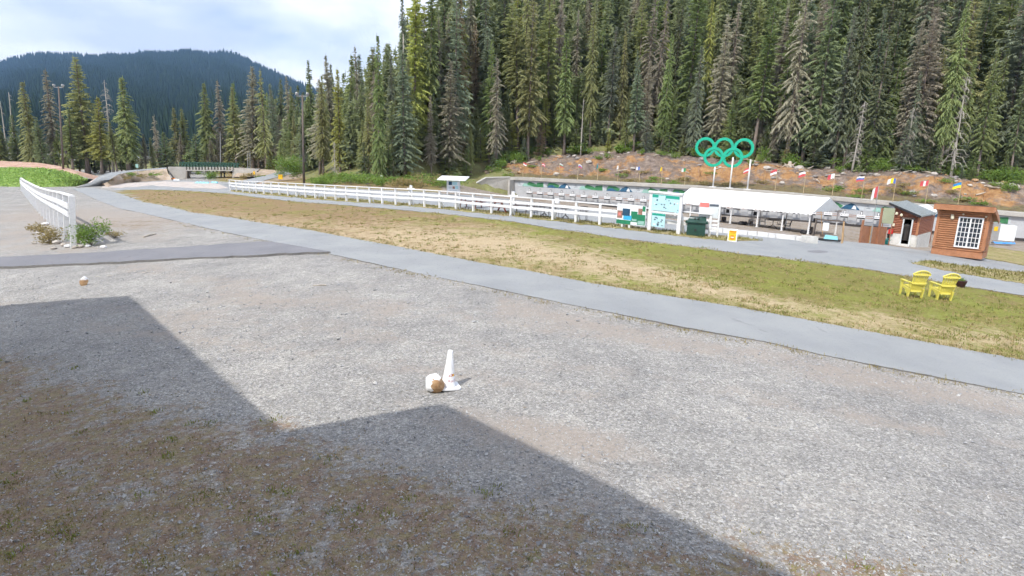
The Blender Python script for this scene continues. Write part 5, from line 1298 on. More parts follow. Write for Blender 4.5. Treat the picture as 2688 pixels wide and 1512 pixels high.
# teal watering can, black tub
b = gp(2325, 641); t = thing('watering_can', b, 'teal watering can beside the black tub at the shed door', 'watering can'); m = MB(); m.lathe(FR(b), [(.17, 0), (.18, .05), (.16, .3), (.1, .36)], 14); m.build('body', MT['teal'], t, smooth=True)
m = MB(); m.tube([b + Vector((-.12, 0, .1)), b + Vector((-.34, -.05, .42))], [.035, .022], 7); m.build('spout', MT['teal'], t); m = MB(); m.tube([b + Vector((.14, 0, .12)), b + Vector((.3, 0, .3)), b + Vector((.1, 0, .46)), b + Vector((-.06, 0, .36))], .02, 6); m.build('handle', MT['teal'], t)
b = gp(2337, 640); t = thing('garbage_tub', b, 'black round tub at the shed door', 'tub'); m = MB(); m.lathe(FR(b), [(.24, 0), (.26, .3), (.3, .68), (.33, .7), (.33, .76), (.27, .76), (.25, .5)], 16); m.build('tub', MT['rubber'], t, smooth=True)
# right of the hut: tank, tarp, cabinet on the range end
b = at(2632, 630, 60); t = thing('water_tank', b, 'white plastic tank behind the hut', 'tank'); m = MB(); fr = FR(b, -.5); m.box(fr, (0, 0, .75), (1.6, 1.2, 1.5)); o = m.build('tank', MT['pale_plastic'], t)
for k in range(4): m = MB(); m.box(fr, (0, -.61, .3 + .3 * k), (1.62, .03, .05)); m.build('rib', MT['pale_plastic'], t)
b = gp(2632, 640); m = MB(); V_ = []; 
for j in range(5):
    for i in range(9): V_.append(b + Vector((-1.1 + 2.2 * i / 8, -.35 + .8 * j / 4, .05 + (.16 * abs(math.sin(i * 1.3 + j)) if 0 < j < 4 else 0))))
m.add(V_, [(j * 9 + i, j * 9 + i + 1, (j + 1) * 9 + i + 1, (j + 1) * 9 + i) for j in range(4) for i in range(8)]); tag(m.build('tarp', MT['blue_tarp'], origin=b), 'crumpled blue tarp on the ground behind the hut', 'tarp')
b = at(2606, 628, 58); t = thing('utility_cabinet', b, 'grey utility cabinet with a yellow notice right behind the hut', 'cabinet'); fr = FR(b, -.4); m = MB(); m.box(fr, (0, 0, .8), (.65, .6, 1.7)); m.build('cabinet', MT['galv'], t); m = MB(); m.box(fr, (0, -.31, 1.05), (.3, .02, .42)); m.build('notice', MT['yellow_sign'], t)

# ------------------------------------------------------------------ picnic tables
def picnic(P, rz, label, mt='red_stain', k=1.0):
    fr = FR(P, rz); t = thing('picnic_table', P, label, 'picnic table')
    for i in range(5): m = MB(); m.box(fr, (0, (-.3 + .15 * i) * k, .74 * k), (1.8 * k, .138 * k, .04)); m.build('top_plank', MT[mt], t)
    for s in (-1, 1):
        for j in (0, .15): m = MB(); m.box(fr, (0, s * (.62 + j) * k, .44 * k), (1.8 * k, .138 * k, .04)); m.build('bench_plank', MT[mt], t)
    for x in (-.6, .6):
        for s in (-1, 1): m = MB(); m.beam(fr.p((x + .05 * s) * k, s * .66 * k, 0), fr.p((x + .05 * s) * k, s * .25 * k, .72 * k), .04, .1, up=fr.R @ Vector((0, 1, 0))); m.build('leg', MT[mt], t)
        m = MB(); m.box(fr, ((x + .1) * k, 0, .4 * k), (.04, 1.5 * k, .1)); m.build('crossbeam', MT[mt], t)
    return t
picnic(gp(1236, 546), -.25, 'red picnic table behind the fence, left one')
picnic(gp(1318, 557), 1.15, 'red picnic table behind the fence, close to the marker post')
picnic(gp(1368, 558), -.35, 'brown picnic table behind the fence, right of the marker post', 'pole_brown')

# ------------------------------------------------------------------ roofed notice kiosk
b = gp(1190, 513); t = thing('kiosk', b, 'small roofed white notice kiosk behind the fence at the wing wall', 'kiosk'); k = b.y / F; fr = FR(b, -.12)
for sx in (-16, 16): m = MB(); m.box(fr, (sx * k, 0, 20 * k), (3 * k, .14, 40 * k)); m.build('post', WP, t)
m = MB(); m.box(fr, (0, 0, 22 * k), (29 * k, .07, 29 * k)); bd = m.build('board', MT['white_plastic'], t)
for cx, cz, w, h, mt in [(-8, 31, 9, 9, 'poster_navy'), (4, 31, 13, 8, 'poster_cyan'), (-8, 20, 9, 6, 'grey_board'), (1, 20, 6, 6, 'poster_brown'), (9, 21, 8, 8, 'poster_cyan'), (0, 13, 20, 2, 'grey_board')]:
    m = MB(); m.box(fr, (cx * k, -.045, cz * k), (w * k, .015, h * k)); m.build('notice', MT[mt], bd)
m = MB(); m.prism([fr.p(-37 * k, -1.1, 39 * k), fr.p(-37 * k, 1.1, 47 * k), fr.p(-37 * k, 1.1, 49 * k), fr.p(-37 * k, -1.1, 41.5 * k)], fr.R @ Vector((74 * k, 0, 0))); m.build('roof', MT['white_roof'], t)
m = MB(); m.box(fr, (0, .1, 39 * k), (38 * k, .6, 2 * k)); m.build('roof_beam', WP, t)

# ------------------------------------------------------------------ flood-light poles
def light_pole(bx, by, ytop, label, Y=None):
    b = gp(bx, by) if Y is None else at(bx, by, Y); h = (by - ytop) * b.y / F; t = thing('light_pole', b, label, 'light pole')
    tx_ = (at(bx, ytop, b.y).x - b.x) * .6; b = b + Vector((tx_, 0, 0))
    m = MB(); m.tube([b - Vector((tx_, 0, .3)), b + Vector((0, 0, h))], [.17, .10], 8); m.build('pole', MT['pole_brown'], t, smooth=True)
    m = MB(); m.beam(b + Vector((-.75, 0, h - .15)), b + Vector((.75, 0, h - .15)), .09, .09); m.build('crossarm', MT['galv'], t)
    for s in (-1, 1):
        c = b + Vector((s * .7, -.1, h + .15)); m = MB(); m.lathe(FR(c, 0, (1.1, 0)), [(.07, .20), (.15, .09), (.23, -.08), (.23, -.12), (.04, -.13)], 12); lm_ = m.build('floodlight', MT['galv'], t)
        m = MB(); m.beam(b + Vector((s * .7, 0, h - .15)), c, .05, .05); m.build('bracket', MT['dark_metal'], lm_)
    m = MB(); m.box(FR(b), (0, -.2, h * .28), (.3, .2, .5)); m.build('switch_box', MT['dark_metal'], t)
light_pole(167, 464, 240, 'tall brown flood-light pole on the grass mound at left', 98)
light_pole(798, 486, 262, 'tall brown flood-light pole behind the middle of the fence')
for px, yb, yt, lab in [(656, 446, 398, 'thin pale pole at the forest edge right of the bridge, right of two'), (650, 446, 402, 'thin pale pole at the forest edge right of the bridge, left of two'), (578, 438, 345, 'thin grey pole rising behind the bridge railing')]:
    b = at(px, yb, 122); t_ = at(px, yt, 122); m = MB(); m.tube([b - Vector((0, 0, 1.5)), t_], [.09, .06], 6); tag(m.build('thin_pole', MT['galv'], origin=b), lab, 'pole')
# small way signs far back
def way_sign(px, yb, yt, mt, w, h, label, Y=None):
    b = gp(px, yb) if Y is None else at(px, yb, Y); tt = at(px, yt, b.y); t = thing('way_sign', b, label, 'sign'); m = MB(); m.tube([b - Vector((0, 0, .3)), Vector((b.x, b.y, tt.z - h * .2))], .05, 6); m.build('post', MT['galv'], t)
    m = MB(); m.box(FR(Vector((b.x, b.y - .07, tt.z - h / 2)), -.1), (0, 0, 0), (w, .04, h)); m.build('plate', MT[mt], t); return t
way_sign(737, 475, 458, 'yellow_sign', .7, .75, 'square yellow sign before the bush left of the lamp pole')
way_sign(362, 454, 431, 'banner_mint', .5, .6, 'small mint and white sign on the ramp bank', 107)
way_sign(668, 466, 450, 'yellow_sign', .3, .6, 'narrow yellow marker right of the bridge', 108)
way_sign(1000, 478, 461, 'pale_plastic', .42, .7, 'small leaning white sign in the green brush below the forest')

# ------------------------------------------------------------------ bridge
br = thing('bridge', at(548, 474, YB), 'concrete abutment footbridge with green lattice railing at the forest edge', 'bridge')
def slab(name, poly, back, mt, par=br, Y=YB):
    pts = [at(x, y, Y) for x, y in poly]; m = MB(); m.prism(pts, (0, back, 0)); return m.build(name, MT[mt], par)
slab('abutment', [(440.7, 437.8), (440.7, 448), (458, 476), (487, 479), (488, 437.8)], .7, 'concrete')
slab('abutment', [(610, 440.4), (610, 470), (640, 466), (672, 452), (682, 443.2)], .7, 'concrete')
m = MB(); m.hexa([at(488.2, 479, YB + .02), at(491, 479, YB + .02), at(500, 475, YB + 6), at(497, 475, YB + 6)], [at(488.2, 447, YB + .02), at(491, 447, YB + .02), at(500, 446, YB + 6), at(497, 446, YB + 6)]); m.build('inner_wall', MT['concrete_dark'], br)
dk = slab('deck', [(488.5, 445.6), (488.5, 448.2), (609.8, 449), (609.8, 446.4)], 6.0, 'concrete', Y=YB - .3)
slab('deck_top', [(486, 438.6), (486, 440), (612, 441.4), (612, 440)], 5.0, 'concrete', Y=YB + .3)
for i in range(15):
    x = 492 + i * 8.2; slab('deck_rib', [(x, 438.2), (x, 445.5), (x + 3.6, 445.5), (x + 3.6, 438.4)], .35, 'concrete', dk, YB - .25)
rl_ = slab('railing_top', [(472, 424.8), (472, 427.2), (626, 429.8), (626, 427.4)], .2, 'rail_green')
slab('railing_bottom', [(472, 436.6), (472, 437.7), (626, 439.9), (626, 438.8)], .14, 'rail_green')
for i in range(20):
    x = 472 + i * 8.05; y = 426.3 + (x - 472) * .0166
    m = MB(); m.beam(at(x, y, YB + .07), at(x, y + 11.2, YB + .07), .2, .14); m.build('railing_post', MT['rail_green'], br)
    if i < 19: m = MB(); m.beam(at(x, y, YB + .07), at(x + 8.05, y + 11.2, YB + .07), .10, .14); m.build('railing_brace', MT['rail_green'], br); m = MB(); m.beam(at(x + 8.05, y, YB + .18), at(x, y + 11.2, YB + .18), .10, .14); m.build('railing_brace', MT['rail_green'], br)
for i in range(20):
    x = 478 + i * 7.6; m = MB(); m.beam(at(x, 426.2 + (x - 472) * .0166, YB + 5), at(x, 438, YB + 5), .1, .1); m.build('far_railing_post', MT['rail_green'], br)
m = MB(); m.beam(at(476, 426.2, YB + 5), at(630, 428.8, YB + 5), .12, .12); m.build('far_railing_top', MT['rail_green'], br)
for x in (548, 580.5, 589): m = MB(); m.tube([at(x, 474, YB + 5.4), at(x, 449, YB + 5.4)], .14, 6); m.build('pier', MT['galv'], br)
# far bits of plastic sheet by the bridge
for px, py, w, mt, lab in [(525, 482, 1.6, 'cyan', 'pale blue plastic sheet on gravel before the bridge, left'), (541, 482.5, 1.0, 'cyan', 'pale blue plastic sheet on gravel before the bridge, middle'), (563, 481.5, 1.1, 'cyan', 'pale blue plastic sheet on gravel before the bridge, right'), (464, 474, 1.1, 'pale_plastic', 'white bag at the foot of the left bridge abutment'), (452, 471, 1.2, 'orange_sign', 'orange netting heap beside the left bridge abutment')]:
    b = gp(px, py); m = MB(); V_ = [b + Vector((w * (-.5 + i / 6), w * .35 * (-.5 + j / 3), .06 + (.28 * abs(math.sin(i * 1.7 + j * 1.1 + px)) if 0 < i < 6 and 0 < j < 3 else 0))) for j in range(4) for i in range(7)]
    m.add(V_, [(j * 7 + i, j * 7 + i + 1, (j + 1) * 7 + i + 1, (j + 1) * 7 + i) for j in range(3) for i in range(6)]); tag(m.build('plastic_sheet', MT[mt], origin=b), lab, 'sheet')

# ------------------------------------------------------------------ traffic cone with its print
CP = gp(1177, 1016, .004)
cone = thing('traffic_cone', CP, 'white traffic cone with a small red logo on the gravel', 'cone'); fr = FR(CP, .35, (0.0, .05))
def crad(z): return .118 - (.118 - .040) * (z - .03) / .60
m = MB(); m.lathe(fr, [(.128, .025), (.118, .045), (crad(.30), .30), (.040, .63), (.036, .64), (.028, .632), (.024, .55)], 32); m.build('body', MT['white_plastic'], cone, smooth=True)
m = MB(); cr_ = []
for a, e in [(x, 0) for x in range(4)]:
    sx, sy = [(-1, -1), (1, -1), (1, 1), (-1, 1)][a]
    for q in ((-1, 0), (0, 1)) if a in (0, 2) else ((0, -1), (1, 0)): pass
bw = .185; cc_ = .05
oct_ = [(-bw + cc_, -bw), (bw - cc_, -bw), (bw, -bw + cc_), (bw, bw - cc_), (bw - cc_, bw), (-bw + cc_, bw), (-bw, bw - cc_), (-bw, -bw + cc_)]
m.prism([fr.p(x, y, .004) for x, y in oct_], fr.R @ Vector((0, 0, .026))); m.build('base', MT['white_plastic'], cone)
m = MB(); m.prism([fr.p(x * 1.0, y * 1.0, -.02) for x, y in oct_], fr.R @ Vector((0, 0, .022))); m.build('base_rubber', MT['rubber'], cone)
def on_cone(x, z, lift=.0016):
    a = -math.pi / 2 - .35 + x / max(crad(z), .03); r_ = crad(z) + lift; return fr.p(r_ * math.cos(a), r_ * math.sin(a), z)
cu = bpy.data.curves.new('print_text', 'FONT'); cu.body = 'Red Bull'; cu.size = .062; cu.resolution_u = 2
to = bpy.data.objects.new('print_text', cu); COL.objects.link(to)
dg = bpy.context.evaluated_depsgraph_get(); me = bpy.data.meshes.new_from_object(to.evaluated_get(dg)); bpy.data.objects.remove(to)
tv = [on_cone(v.co.x + .0, .118 + v.co.y) for v in me.vertices]; tf = [tuple(p.vertices) for p in me.polygons]
MT['print_red'] = mat('print_red', (.42, .05, .05), .5, .1, 20); MT['print_yellow'] = mat('print_yellow', (.8, .5, .05), .5, .1, 20)
m = MB(); m.add(tv, tf); m.build('lettering', MT['print_red'], cone)
def cone_shape(pl, mt, lift, nm): m = MB(); m.add([on_cone(x, z, lift) for x, z in pl], [tuple(range(len(pl)))]); m.build(nm, MT[mt], cone)
cone_shape([(.085 + .024 * math.cos(q), .232 + .024 * math.sin(q)) for q in np.linspace(0, 6.283, 15)[:-1]], 'print_yellow', .0014, 'logo_disc')
bull = [(0, .207), (.012, .228), (.004, .236), (.02, .24), (.045, .258), (.064, .252), (.078, .236), (.066, .226), (.052, .222), (.046, .206), (.036, .22), (.018, .222), (.01, .205)]
cone_shape(bull, 'print_red', .0022, 'logo_figure'); cone_shape([(.170 - x, z) for x, z in reversed(bull)], 'print_red', .0022, 'logo_figure')

# ------------------------------------------------------------------ stones
def rock_mesh(seed, sub=2, rough=.22, flat=.8):
    r = random.Random(seed); bm_v = []; import bmesh
    bm = bmesh.new(); bmesh.ops.create_icosphere(bm, subdivisions=sub, radius=.5)
    cuts = [(Vector((r.gauss(0, 1), r.gauss(0, 1), r.gauss(0, .8))).normalized(), r.uniform(.28, .44)) for _ in range(9)]
    for v in bm.verts:
        for n_, d_ in cuts:
            e = v.co.dot(n_) - d_
            if e > 0: v.co -= n_ * e * .92
        v.co *= 1 + r.gauss(0, rough * .08); v.co.z *= flat
    V_ = np.array([tuple(v.co) for v in bm.verts]); F_ = [tuple(x.index for x in f.verts) for f in bm.faces]; bm.free(); return V_, F_
def stone(name, P, size, mt, label, seed, group=None, rz=0, split=None, cat='rock'):
    V_, F_ = rock_mesh(seed, 3 if size[0] > .25 and P.y < 40 else 2); c, s = math.cos(rz), math.sin(rz)
    V_ = V_ * np.array(size); V_[:, 2] -= V_[:, 2].min() + .06 * size[2]
    W_ = np.stack([V_[:, 0] * c - V_[:, 1] * s, V_[:, 0] * s + V_[:, 1] * c, V_[:, 2]], 1) + np.array(P)[None]
    mats = [MT[mt]]; mi = None
    if split: mats = [MT[mt], MT['rock_white']]; mi = [1 if split(np.mean(V_[list(f)], 0), f) else 0 for f in F_]
    o = mesh_obj(name, W_, F_, mats, origin=P, mi=mi); return tag(o, label, cat, group)
P = gp(1140, 1033); stone('painted_rock', P + Vector((.0, .12, 0)), (.40, .34, .42), 'rock_tan', 'white painted rock with a bare tan face leaning against the cone', 5, split=lambda c, f: c[0] < -.03 or c[2] > .235)
P = gp(1150, 1038); 
P = gp(216, 751); stone('painted_rock', P + Vector((0, .1, 0)), (.27, .25, .46), 'rock_tan', 'small brown rock with a white painted tip on the gravel at left', 9, split=lambda c, f: c[2] > .20)
for i, (px, py, w) in enumerate([(258, 726, .3), (288, 724, .26), (338, 715, .22), (356, 713, .2), (378, 717, .22), (403, 715, .12)]):
    stone('flat_stone', gp(px, py), (w * .7, .12, .035), 'rock_pale', 'flat pale stone in a short row on the gravel, %s from the left' % ordw(i + 1), 20 + i, 'white stones near the small painted rock')
m = MB(); a, b = gp(376, 624, .03), gp(410, 615, .03); m.tube([a, a.lerp(b, .5) + Vector((0, 0, .03)), b], [.04, .05, .025], 6); tag(m.build('stick', MT['driftwood'], origin=a), 'pale bare stick lying on the gravel beyond the side path', 'stick')
m = MB(); a, b = gp(822, 750, .01), gp(856, 749, .01); m.tube([a, b], [.015, .02], 5); tag(m.build('stick', MT['driftwood'], origin=a), 'thin white stick lying on the gravel below the path', 'stick')
for i, (px, py, w) in enumerate([(120, 592, .5), (150, 640, .45), (168, 646, .4), (178, 650, .35), (196, 652, .3), (210, 650, .35), (232, 648, .3), (112, 600, .4), (100, 615, .35), (272, 650, .3), (90, 640, .3), (140, 655, .35)]):
    stone('fence_stone', gp(px, py), (w, w * .8, w * .6), 'rock_pale' if i % 3 else 'rock_white', 'loose rock around the near end of the tall left fence', 50 + i, 'rocks at the tall left fence')

# ------------------------------------------------------------------ yellow slat chairs and pot
YP = MT['yellow_plastic']
def lounge(Pl, Pr, Pf, label):
    """Pl, Pr: rear feet on the ground"""
    mid = (Pl + Pr) / 2; fw = Vector((Pf.x - Pl.x, Pf.y - Pl.y, 0)).normalized(); rz = math.atan2(-fw.x, fw.y)
    rz = -.10; t = thing('garden_chair', mid, label, 'chair', 'yellow garden chairs on the grass'); fr = FR(mid, rz); k = 1.0
    for s in (-1, 1):
        m = MB(); m.prism([fr.p(s * .25, -.03, 0), fr.p(s * .25, .07, 0), fr.p(s * .255, .09, .17), fr.p(s * .26, .30, .30), fr.p(s * .27, .62, .36), fr.p(s * .27, .62, .42), fr.p(s * .26, -.10, .36), fr.p(s * .255, -.06, .20)], fr.R @ Vector((s * .04, 0, 0))); m.build('side_panel', YP, t)
        m = MB(); m.prism([fr.p(s * .29, .50, 0), fr.p(s * .29, .60, 0), fr.p(s * .285, .62, .565), fr.p(s * .285, .46, .565)], fr.R @ Vector((s * .035, 0, 0))); m.build('leg', YP, t)
        m = MB(); m.prism([fr.p(s * .24, -.16, .58), fr.p(s * .31, -.14, .58), fr.p(s * .355, .40, .585), fr.p(s * .35, .62, .585), fr.p(s * .25, .64, .585), fr.p(s * .24, .40, .585)], (0, 0, .03)); m.build('armrest', YP, t)
        m = MB(); m.prism([fr.p(s * .26, -.08, .40), fr.p(s * .26, .02, .40), fr.p(s * .27, .04, .575), fr.p(s * .27, -.10, .575)], fr.R @ Vector((s * .03, 0, 0))); m.build('arm_bracket', YP, t)
    def back(u, z): # u -1..1
        w = .20 + (.13 * (z - .25) / .7); return fr.p(u * w, .02 - .36 * (z - .25) - .035 * (1 - u * u), z)
    ns = 7
    for i in range(ns):
        u0, u1 = -1 + 2 * (i + .04) / ns, -1 + 2 * (i + .96 - .18) / ns; um = (u0 + u1) / 2; top = 1.06 - .13 * um * um; m = MB(); off = fr.R @ Vector((0, -.025, .004))
        lv = [.24, .42, .6, .82, top]; V_ = []
        for z in lv: V_ += [back(u0, z), back(u1, z), back(u1, z) + off, back(u0, z) + off]
        m.add(V_, [(4 * j + q, 4 * j + (q + 1) % 4, 4 * j + 4 + (q + 1) % 4, 4 * j + 4 + q) for j in range(4) for q in range(4)] + [(3, 2, 1, 0), (16, 17, 18, 19)]); m.build('back_slat', YP, t)
    for z, h in ((.27, .06), (.58, .055), (.92, .05)):
        m = MB(); pts_ = [back(u, z) + fr.R @ Vector((0, -.045, 0)) for u in np.linspace(-1.02, 1.02, 7)]
        for p, q in zip(pts_[:-1], pts_[1:]): m.beam(p, q, .03, h)
        m.build('back_rail', YP, t)
    m = MB(); pts_ = [back(u, 1.075 - .13 * u * u) + fr.R @ Vector((0, -.02, 0)) for u in np.linspace(-1.06, 1.06, 9)]
    m.tube(pts_, .028, 6); m.build('top_rim', YP, t)
    for i in range(7): y = .02 + .09 * i; z = .33 + .075 * (y / .6); m = MB(); m.box(fr, (0, y, z + .045 * (y > .5) * -1), (.50, .075, .022)); m.build('seat_slat', YP, t)
    m = MB(); m.box(fr, (0, .64, .36), (.54, .03, .1)); m.build('seat_front', YP, t)
    t.scale = (.86, .86, .97); return t
lounge(gp(2382.5, 781), gp(2417.5, 784), gp(2361.7, 771), 'yellow slatted garden chair seen from behind, left one')
lounge(gp(2460, 787), gp(2494.5, 790.5), gp(2438, 777), 'yellow slatted garden chair seen from behind, right one beside the pot')
b = gp(2519, 753.5); t = thing('plant_pot', b, 'glazed dark maroon plant pot beside the right yellow chair', 'pot'); q_ = b.y / F
m = MB(); m.lathe(FR(b), [(9 * q_, 0), (11.5 * q_, 4 * q_), (13.5 * q_, 12 * q_), (14.5 * q_, 17 * q_), (14.5 * q_, 18.5 * q_), (12.5 * q_, 18.5 * q_), (12 * q_, 14 * q_)], 22); m.build('pot', MT['pot_brown'], t, smooth=True)
m = MB()
for i in range(70):
    a = random.uniform(0, 6.28); r_ = random.uniform(0, 11) * q_; p = b + Vector((r_ * math.cos(a), r_ * math.sin(a), 16 * q_)); e = p + Vector((random.gauss(0, .08), random.gauss(0, .08), random.uniform(.05, .2))); w = Vector((random.uniform(-.03, .03), random.uniform(-.03, .03), 0)); m.add([p - w, p + w, e], [(0, 1, 2)])
m.build('leaves', MT['brush'], t)
for i in range(6):
    p = b + Vector((-.15 + random.uniform(-.08, .08), random.uniform(-.1, .1), 22 * q_ + random.uniform(0, .08))); m = MB(); m.lathe(FR(p), [(.01, -.02), (.045, .0), (.02, .03)], 7); m.build('flower', MT['flag_white'], t)

# ------------------------------------------------------------------ shrubs, brush, debris
def shrub(P, w, h, mt, label, n_=700, group=None, leaf=.12, cat='shrub', name='shrub', stems=9):
    r = random; t = thing(name, P, label, cat, group); m = MB(); V_ = []; F_ = []
    lobes = [(r.gauss(0, .25) * w, r.gauss(0, .2) * w, r.uniform(.25, .75) * h, r.uniform(.22, .42)) for _ in range(9)]
    for i in range(n_):
        lx, ly, lz, lr = r.choice(lobes); d_ = Vector((r.gauss(0, 1), r.gauss(0, 1), r.gauss(0, 1))).normalized() * (r.random() ** .4)
        p = P + Vector((lx + d_.x * lr * w, ly + d_.y * lr * w, max(.03, lz + d_.z * lr * h)))
        a = Vector((r.gauss(0, 1), r.gauss(0, 1), r.gauss(.3, .7))).normalized() * leaf * r.uniform(.6, 1.4); b_ = a.cross(Vector((r.gauss(0, 1), r.gauss(0, 1), r.gauss(0, 1)))).normalized() * leaf * .45
        o = len(V_); V_ += [p - b_ * .6, p + b_ * .6, p + a]; F_.append((o, o + 1, o + 2))
    m.add(V_, F_); m.build('foliage', MT[mt], t)
    m = MB()
    for i in range(stems):
        lx, ly, lz, lr = r.choice(lobes); m.tube([P, P + Vector((lx * .6, ly * .6, lz * .6)), P + Vector((lx, ly, lz))], [.02, .015, .008], 4)
    m.build('stems', MT['bark'], t); return t
shrub(gp(240, 645), 1.5, 1.35, 'brush', 'green leafy bush at the near end of the tall left fence', 1500, leaf=.10)
shrub(gp(205, 640), .7, 1.1, 'brush', 'narrow green weed right against the end post of the tall left fence', 500, leaf=.09)
shrub(gp(130, 640), 1.2, .9, 'brush_dry', 'dry yellowish weeds left of the tall fence end', 900, leaf=.10)
shrub(gp(100, 612), 1.0, .6, 'brush_dry', 'low dry weeds among rocks along the tall left fence', 500, leaf=.10)
shrub(gp(300, 625), .9, .35, 'brush_dry', 'low dry weed patch right of the green bush', 350, leaf=.08)
shrub(at(770, 470, 98), 3.6, 3.6, 'brush', 'bright green alder bush left of the middle lamp pole', 2600, leaf=.24)
shrub(at(548, 472, 111), 2.6, 1.6, 'brush', 'yellow green bush under the bridge', 900, leaf=.2)
for i, (px, py, Y) in enumerate([(345, 462, 104), (375, 466, 106), (405, 462, 109), (330, 470, 101), (425, 470, 112), (660, 462, 108), (690, 470, 104), (640, 468, 108)]):
    shrub(at(px, py, Y) - Vector((0, 0, .1)), 1.8, .7, 'brush_dry' if i % 2 else 'brush', 'low weed clump on the road bank beside the bridge', 260, 'weeds by the bridge', .2)
for i in range(40):
    px = random.uniform(835, 1235); py = np.interp(px, [835, 1000, 1235], [478, 484, 486]) + random.uniform(-4, 9); b = gp(px, min(py, interp(B2, px) - 4))
    shrub(b, random.uniform(2, 3.6), random.uniform(.9, 2.0), 'brush' if random.random() < .75 else 'brush_dry', 'low green shrub in the brushy strip below the forest', 420, 'shrubs below the forest', .22)
for i in range(64):
    px = random.uniform(1290, 2680); w = random.choice([random.uniform(.7, 1.0), random.uniform(0, .4), random.uniform(.1, .8)]); P = bank_pt(px, w)
    shrub(P, random.uniform(1.2, 2.6), random.uniform(.6, 1.5) * (1 if w > .5 else .5), 'brush' if w > .5 or random.random() < .5 else 'brush_dry', 'small shrub growing on the bare earth bank', 260, 'shrubs on the earth bank', .2)
for px, w, sz in [(random.uniform(1300, 2700), random.uniform(.82, 1), random.uniform(1.2, 2.4)) for _ in range(26)] + [(1395, .98, 2.6), (1420, 1, 2.2), (1345, .8, 2.2), (1640, 1, 2.4), (2010, .97, 2.8), (1690, 1, 2.0), (2330, 1, 2.4), (2420, 1, 2), (2560, 1, 2.4), (2650, .95, 2.4), (1300, .6, 2.2), (1275, .3, 2.2)]:
    shrub(bank_pt(px, w), sz * 1.3, sz * .9, 'brush', 'bright green shrub at the top of the earth bank below the trees', 700, 'green shrubs along the top of the bank', .24)
for i in range(90):
    px = random.uniform(1270, 2690); w = random.choice([random.uniform(.55, 1), random.uniform(.2, 1)]); sz = random.choice([.4, .6, .7, .9, 1.1]) * random.uniform(.8, 1.3)
    stone('bank_rock', bank_pt(px, w) - Vector((0, 0, sz * .15)), (sz * 1.2, sz, sz * .8), random.choice(['rock_pale', 'rock_pale', 'rock_grey', 'rock_tan']), 'rough rock lodged in the bare earth bank', 100 + i % 14, 'rocks in the earth bank', random.uniform(0, 6))
for i in range(34):
    px = random.uniform(1290, 2690); w = random.uniform(.35, 1); P = bank_pt(px, w) + Vector((0, 0, .1)); L_ = random.uniform(.8, 2.6); a = random.uniform(0, 6.28)
    m = MB(); e = Vector((math.cos(a) * L_, math.sin(a) * L_ * .4, random.uniform(-.2, .5))); m.tube([P, P + e * .5 + Vector((0, 0, random.uniform(-.1, .2))), P + e], [.10, .085, .04], 5)
    tag(m.build('dead_log', MT['driftwood'], origin=P), 'bleached log lying across the bare earth bank', 'log', 'logs on the earth bank')
for px, w, sz, lab in [(2022, .97, 1.5, 'pale tree stump on the bank right of the rings'), (2070, .75, 1.6, 'grey root heap in the bank above the tent'), (1338, .75, 1.2, 'white broken stump at the left end of the bank')]:
    P = bank_pt(px, w); t = thing('tree_stump', P, lab, 'stump'); m = MB(); m.lathe(FR(P), [(.5 * sz * .6, -.3), (.3 * sz * .6, .25 * sz), (.26 * sz * .6, .5 * sz), (.1, .55 * sz)], 9); m.build('stump', MT['driftwood'], t)
    for k in range(6): a = k * 1.05; m = MB(); m.tube([P + Vector((0, 0, .2)), P + Vector((math.cos(a) * sz * .4, math.sin(a) * sz * .3, .1 + .25 * (k % 2))), P + Vector((math.cos(a) * sz * .75, math.sin(a) * sz * .5, -.1 + .4 * (k % 3)))], [.12, .09, .03], 5); m.build('root', MT['driftwood'], t)
for px, py, sz in [(1052, 483, 1.6), (912, 474, 1.2), (960, 474, 1.0)]: stone('pale_boulder', gp(px, py), (sz, sz * .8, sz * .55), 'rock_pale', 'pale boulder in the brush below the forest', 140 + int(px) % 7, 'pale boulders below the forest')
m = MB(); V_ = []
P0 = at(1640, 383, 118)
for a_, b_ in (((1618, 378), (1650, 383)), ((1630, 384), (1632, 396))): m.beam(at(*a_, 116), at(*b_, 116), .5, .4)
tag(m.build('broken_log', MT['driftwood'], origin=P0), 'bleached broken log at the forest foot above the range', 'log')

# ------------------------------------------------------------------ ground stuff: stones, tufts, blades
def gpv_(px, py):
    d = _f[None] + ((px - PW / 2) / F)[:, None] * _r[None] - ((py - PH / 2) / F)[:, None] * _u[None]
    t = -CAMH / d[:, 2]
    for _ in range(14): P = CAMP[None] + t[:, None] * d; t = .5 * t + .5 * (T(P[:, 0], P[:, 1]) - CAMH) / d[:, 2]
    P = CAMP[None] + t[:, None] * d; P[:, 2] = T(P[:, 0], P[:, 1]) + .018 * np.sin(P[:, 0] * .9 + P[:, 1] * .55) * np.sin(P[:, 1] * .7 - P[:, 0] * .35) * sm(P[:, 1], 2, 5); return P
def off_road(px, py): return (py > interp(L_MAIN, px) + 4) & ((py > np.interp(px, [-500, 0, 235, 522, 672, 756, 868], [724, 709, 699, 685, 679, 673, 670]) + 2))
N = 60000
px = RNG.uniform(-160, 2850, N); py = 690 + (1620 - 690) * RNG.random(N) ** .8; _bl = np.interp(px, [-600, 0, 300, 700, 1150, 1700, 2100, 2688, 3300], [880, 905, 985, 1105, 1215, 1340, 1400, 1470, 1500]); ok = off_road(px, py) & (RNG.random(N) > .8 * sm(py - _bl, -40, 120) * np.interp(px, [0, 1200, 2688], [.75, .45, .2])); px, py = px[ok], py[ok]; P = gpv_(px, py); K = len(P)
sz = np.clip(RNG.lognormal(math.log(.0125), .45, K), .006, .05); sz *= np.interp(P[:, 1], [4, 8, 12, 22], [.62, .75, 1.0, 1.3])
